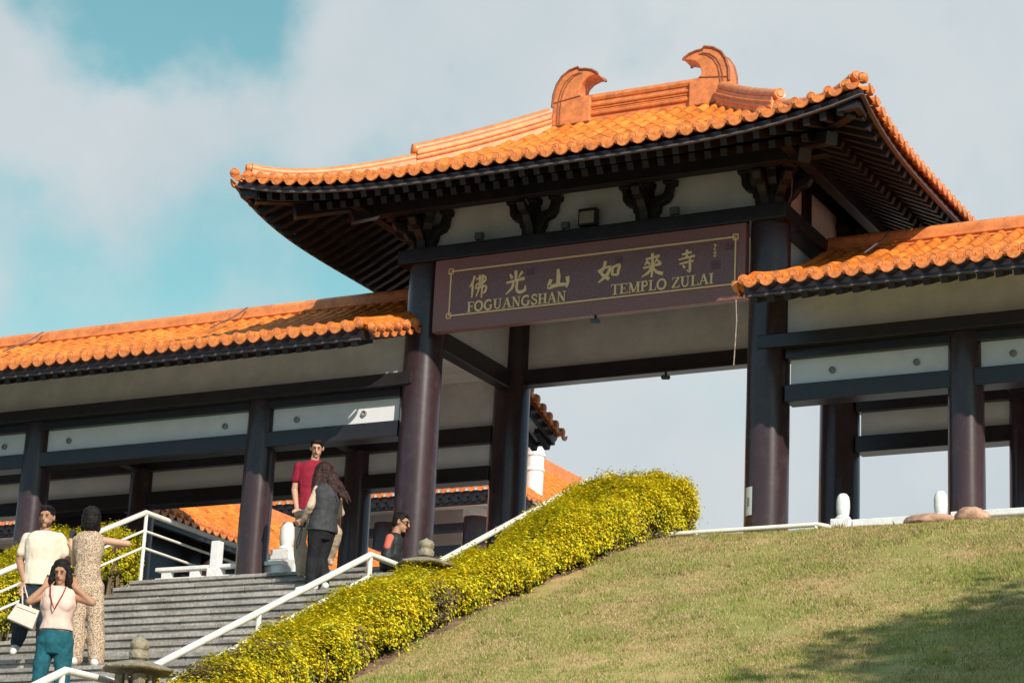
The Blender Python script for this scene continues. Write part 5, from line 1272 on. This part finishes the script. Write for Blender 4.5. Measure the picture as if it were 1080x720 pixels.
for m_, y in ((hs1, -.165), (hs2, -.095)):
    m_.tube([bagpt(.25, .95, y), (-.28, -.12, .80), (-.262, -.12, .86), (-.245, -.12, .80), bagpt(.62, .95, y)], .008, 8)
obj_at('handbag', 'cream structured handbag hanging from the hand of the man in the cream T-shirt', 'handbag', PB['man'], [('bag_body', hb, 'bag'), ('flap_seam', fl_, 'tee'), ('strap', hs1, 'bag'), ('strap', hs2, 'bag')])
J_pink = {'sl': (.03,0,1.295), 'sr': (.33,0,1.295), 'el': (-.08,-.06,1.185), 'wl': (.045,-.05,1.33), 'er': (.50,-.06,1.20), 'wr': (.325,-.05,1.34), 'nk': (.18,0,1.35), 'hd': (.182,-.03,1.475), 'hl': (.105,0,.83), 'hr': (.265,.0,.83), 'kl': (.075,-.03,.49), 'kr': (.285,0,.47), 'al': (.07,.02,.26), 'ar': (.32,-.05,.09)}
person('woman in a pale pink sleeveless blouse and teal jeans lifting her hair with both hands', PB['pink'], J_pink, (.05, -1), 'f', 'skin', 'hairb', 'blouse', 'teal', 'shoew', look=(-.05, -1, -.35), hairstyle='long', sleeve=0, te=.022, hem=2, hdl=(.30,.35,.75), hdr=(-.30,.35,.75), grip=.9, pe=.010, pe2=.012, bulk=1.02, topname='blouse')
nb = MB(); nb.tube([(.105,-.085,1.335), (.12,-.135,1.25), (.155,-.172,1.15), (.178,-.178,1.105), (.198,-.172,1.15), (.235,-.135,1.25), (.25,-.085,1.335)], .0065, 8)
obj_at('necklace', 'dark red bead necklace on the woman in the pale pink blouse', 'necklace', PB['pink'], [('bead_string', nb, 'bead')])
J_red = {'sl': (-.175,0,1.40), 'sr': (.205,.0,1.415), 'el': (-.195,.03,1.10), 'wl': (-.145,-.06,.86), 'er': (.30,.03,1.11), 'wr': (.375,-.1,.87), 'nk': (.035,0,1.47), 'hd': (.045,-.05,1.615), 'hl': (-.06,0,.86), 'hr': (.13,.0,.86), 'kl': (-.07,-.08,.46), 'kr': (.35,-.14,.56), 'al': (-.04,.0,.09), 'ar': (.28,.06,.29)}
person('man in a crimson T-shirt and khaki trousers looking down at the head of the stairs', PB['red'], J_red, (.05, -1), 'm', 'skin2', 'hairb', 'red', 'khaki', 'shoek', look=(.05, -1, -.45), te=.020, sleeve=.50, pe=.016, pe2=.028, bulk=.97, fl=(.0,-1,-.1), fr=(.25,-1,-.3))
J_vest = {'sl': (-.10,-.10,1.235), 'sr': (.12,.08,1.225), 'el': (-.155,-.10,.995), 'wl': (-.235,.05,.865), 'er': (.18,.2,1.0), 'wr': (-.02,.30,.92), 'nk': (-.02,.02,1.30), 'hd': (-.045,.05,1.435), 'hl': (-.07,-.03,.74), 'hr': (.05,.07,.74), 'kl': (-.09,.02,.41), 'kr': (-.0,.09,.41), 'al': (-.10,.0,.09), 'ar': (.06,.03,.10)}
person('woman with wavy brown hair in a charcoal vest, back turned on the top steps', PB['vest'], J_vest, (-.6, .8), 'f', 'skin2', 'hairbr', 'vest', 'blackp', 'shoew', hairstyle='wavy', look=(-.35, 1, .05), sleeve=0, te=.035, hem=1, sleeves2='beige', pe=.018, pe2=.022, lat=(.8,.6,0), topname='vest', hdl=(-.7,.3,-.4), fl=(-.9,.2,-.1), fr=(-.3,.9,-.2), bulk=.98)
cm_ = MB(False); cm_.box((-.315, .12, .80), (-.215, .19, .875)); ln_ = MB(); ln_.tube([(-.30,.155,.84), (-.36,.165,.83)], .032, 12)
stp = MB(); stp.tube([(-.26,.15,.80), (-.28,.12,.70), (-.31,.12,.58), (-.30,.12,.52), (-.27,.12,.60), (-.25,.15,.78)], .007, 6)
obj_at('camera', 'small black camera with a dangling strap held by the charcoal vest woman', 'camera', PB['vest'], [('camera_body', cm_, 'black'), ('lens', ln_, 'black'), ('strap', stp, 'blackp')])
J_sit = {'sl': (.02,-.13,.37), 'sr': (.07,.17,.40), 'el': (-.02,-.17,.12), 'wl': (.17,-.20,.06), 'er': (.14,.20,.16), 'wr': (.26,.08,.10), 'nk': (.06,.02,.46), 'hd': (.115,.02,.575), 'hl': (.0,-.09,.09), 'hr': (.02,.10,.10), 'kl': (.17,-.32,-.03), 'kr': (.22,-.24,-.03), 'al': (.28,-.40,-.38), 'ar': (.34,-.30,-.22)}
person('man in sunglasses and a black jacket with coral shoulder, sitting at the top step', PB['sit'], J_sit, (1, -.15), 'm', 'skin', 'hairb', 'jacket', 'blackp', 'shoek', look=(1, -.25, -.25), shades='on', te=.018, sleeve=1, lat=(-.05, 1, 0), topname='jacket', pe2=.02, hem=0)
S = Sk(); S.cone((.004,-.135,.345), (-.018,-.165,.235), .056, .050); pt_ = S.build('tmp_patch', 'coral', None, vox=.008)
sit = [o_ for o_ in sc.objects if o_.get('label', '').startswith('man in sunglasses and')][0]; pt_.parent = sit; pt_.name = 'shoulder_patch'
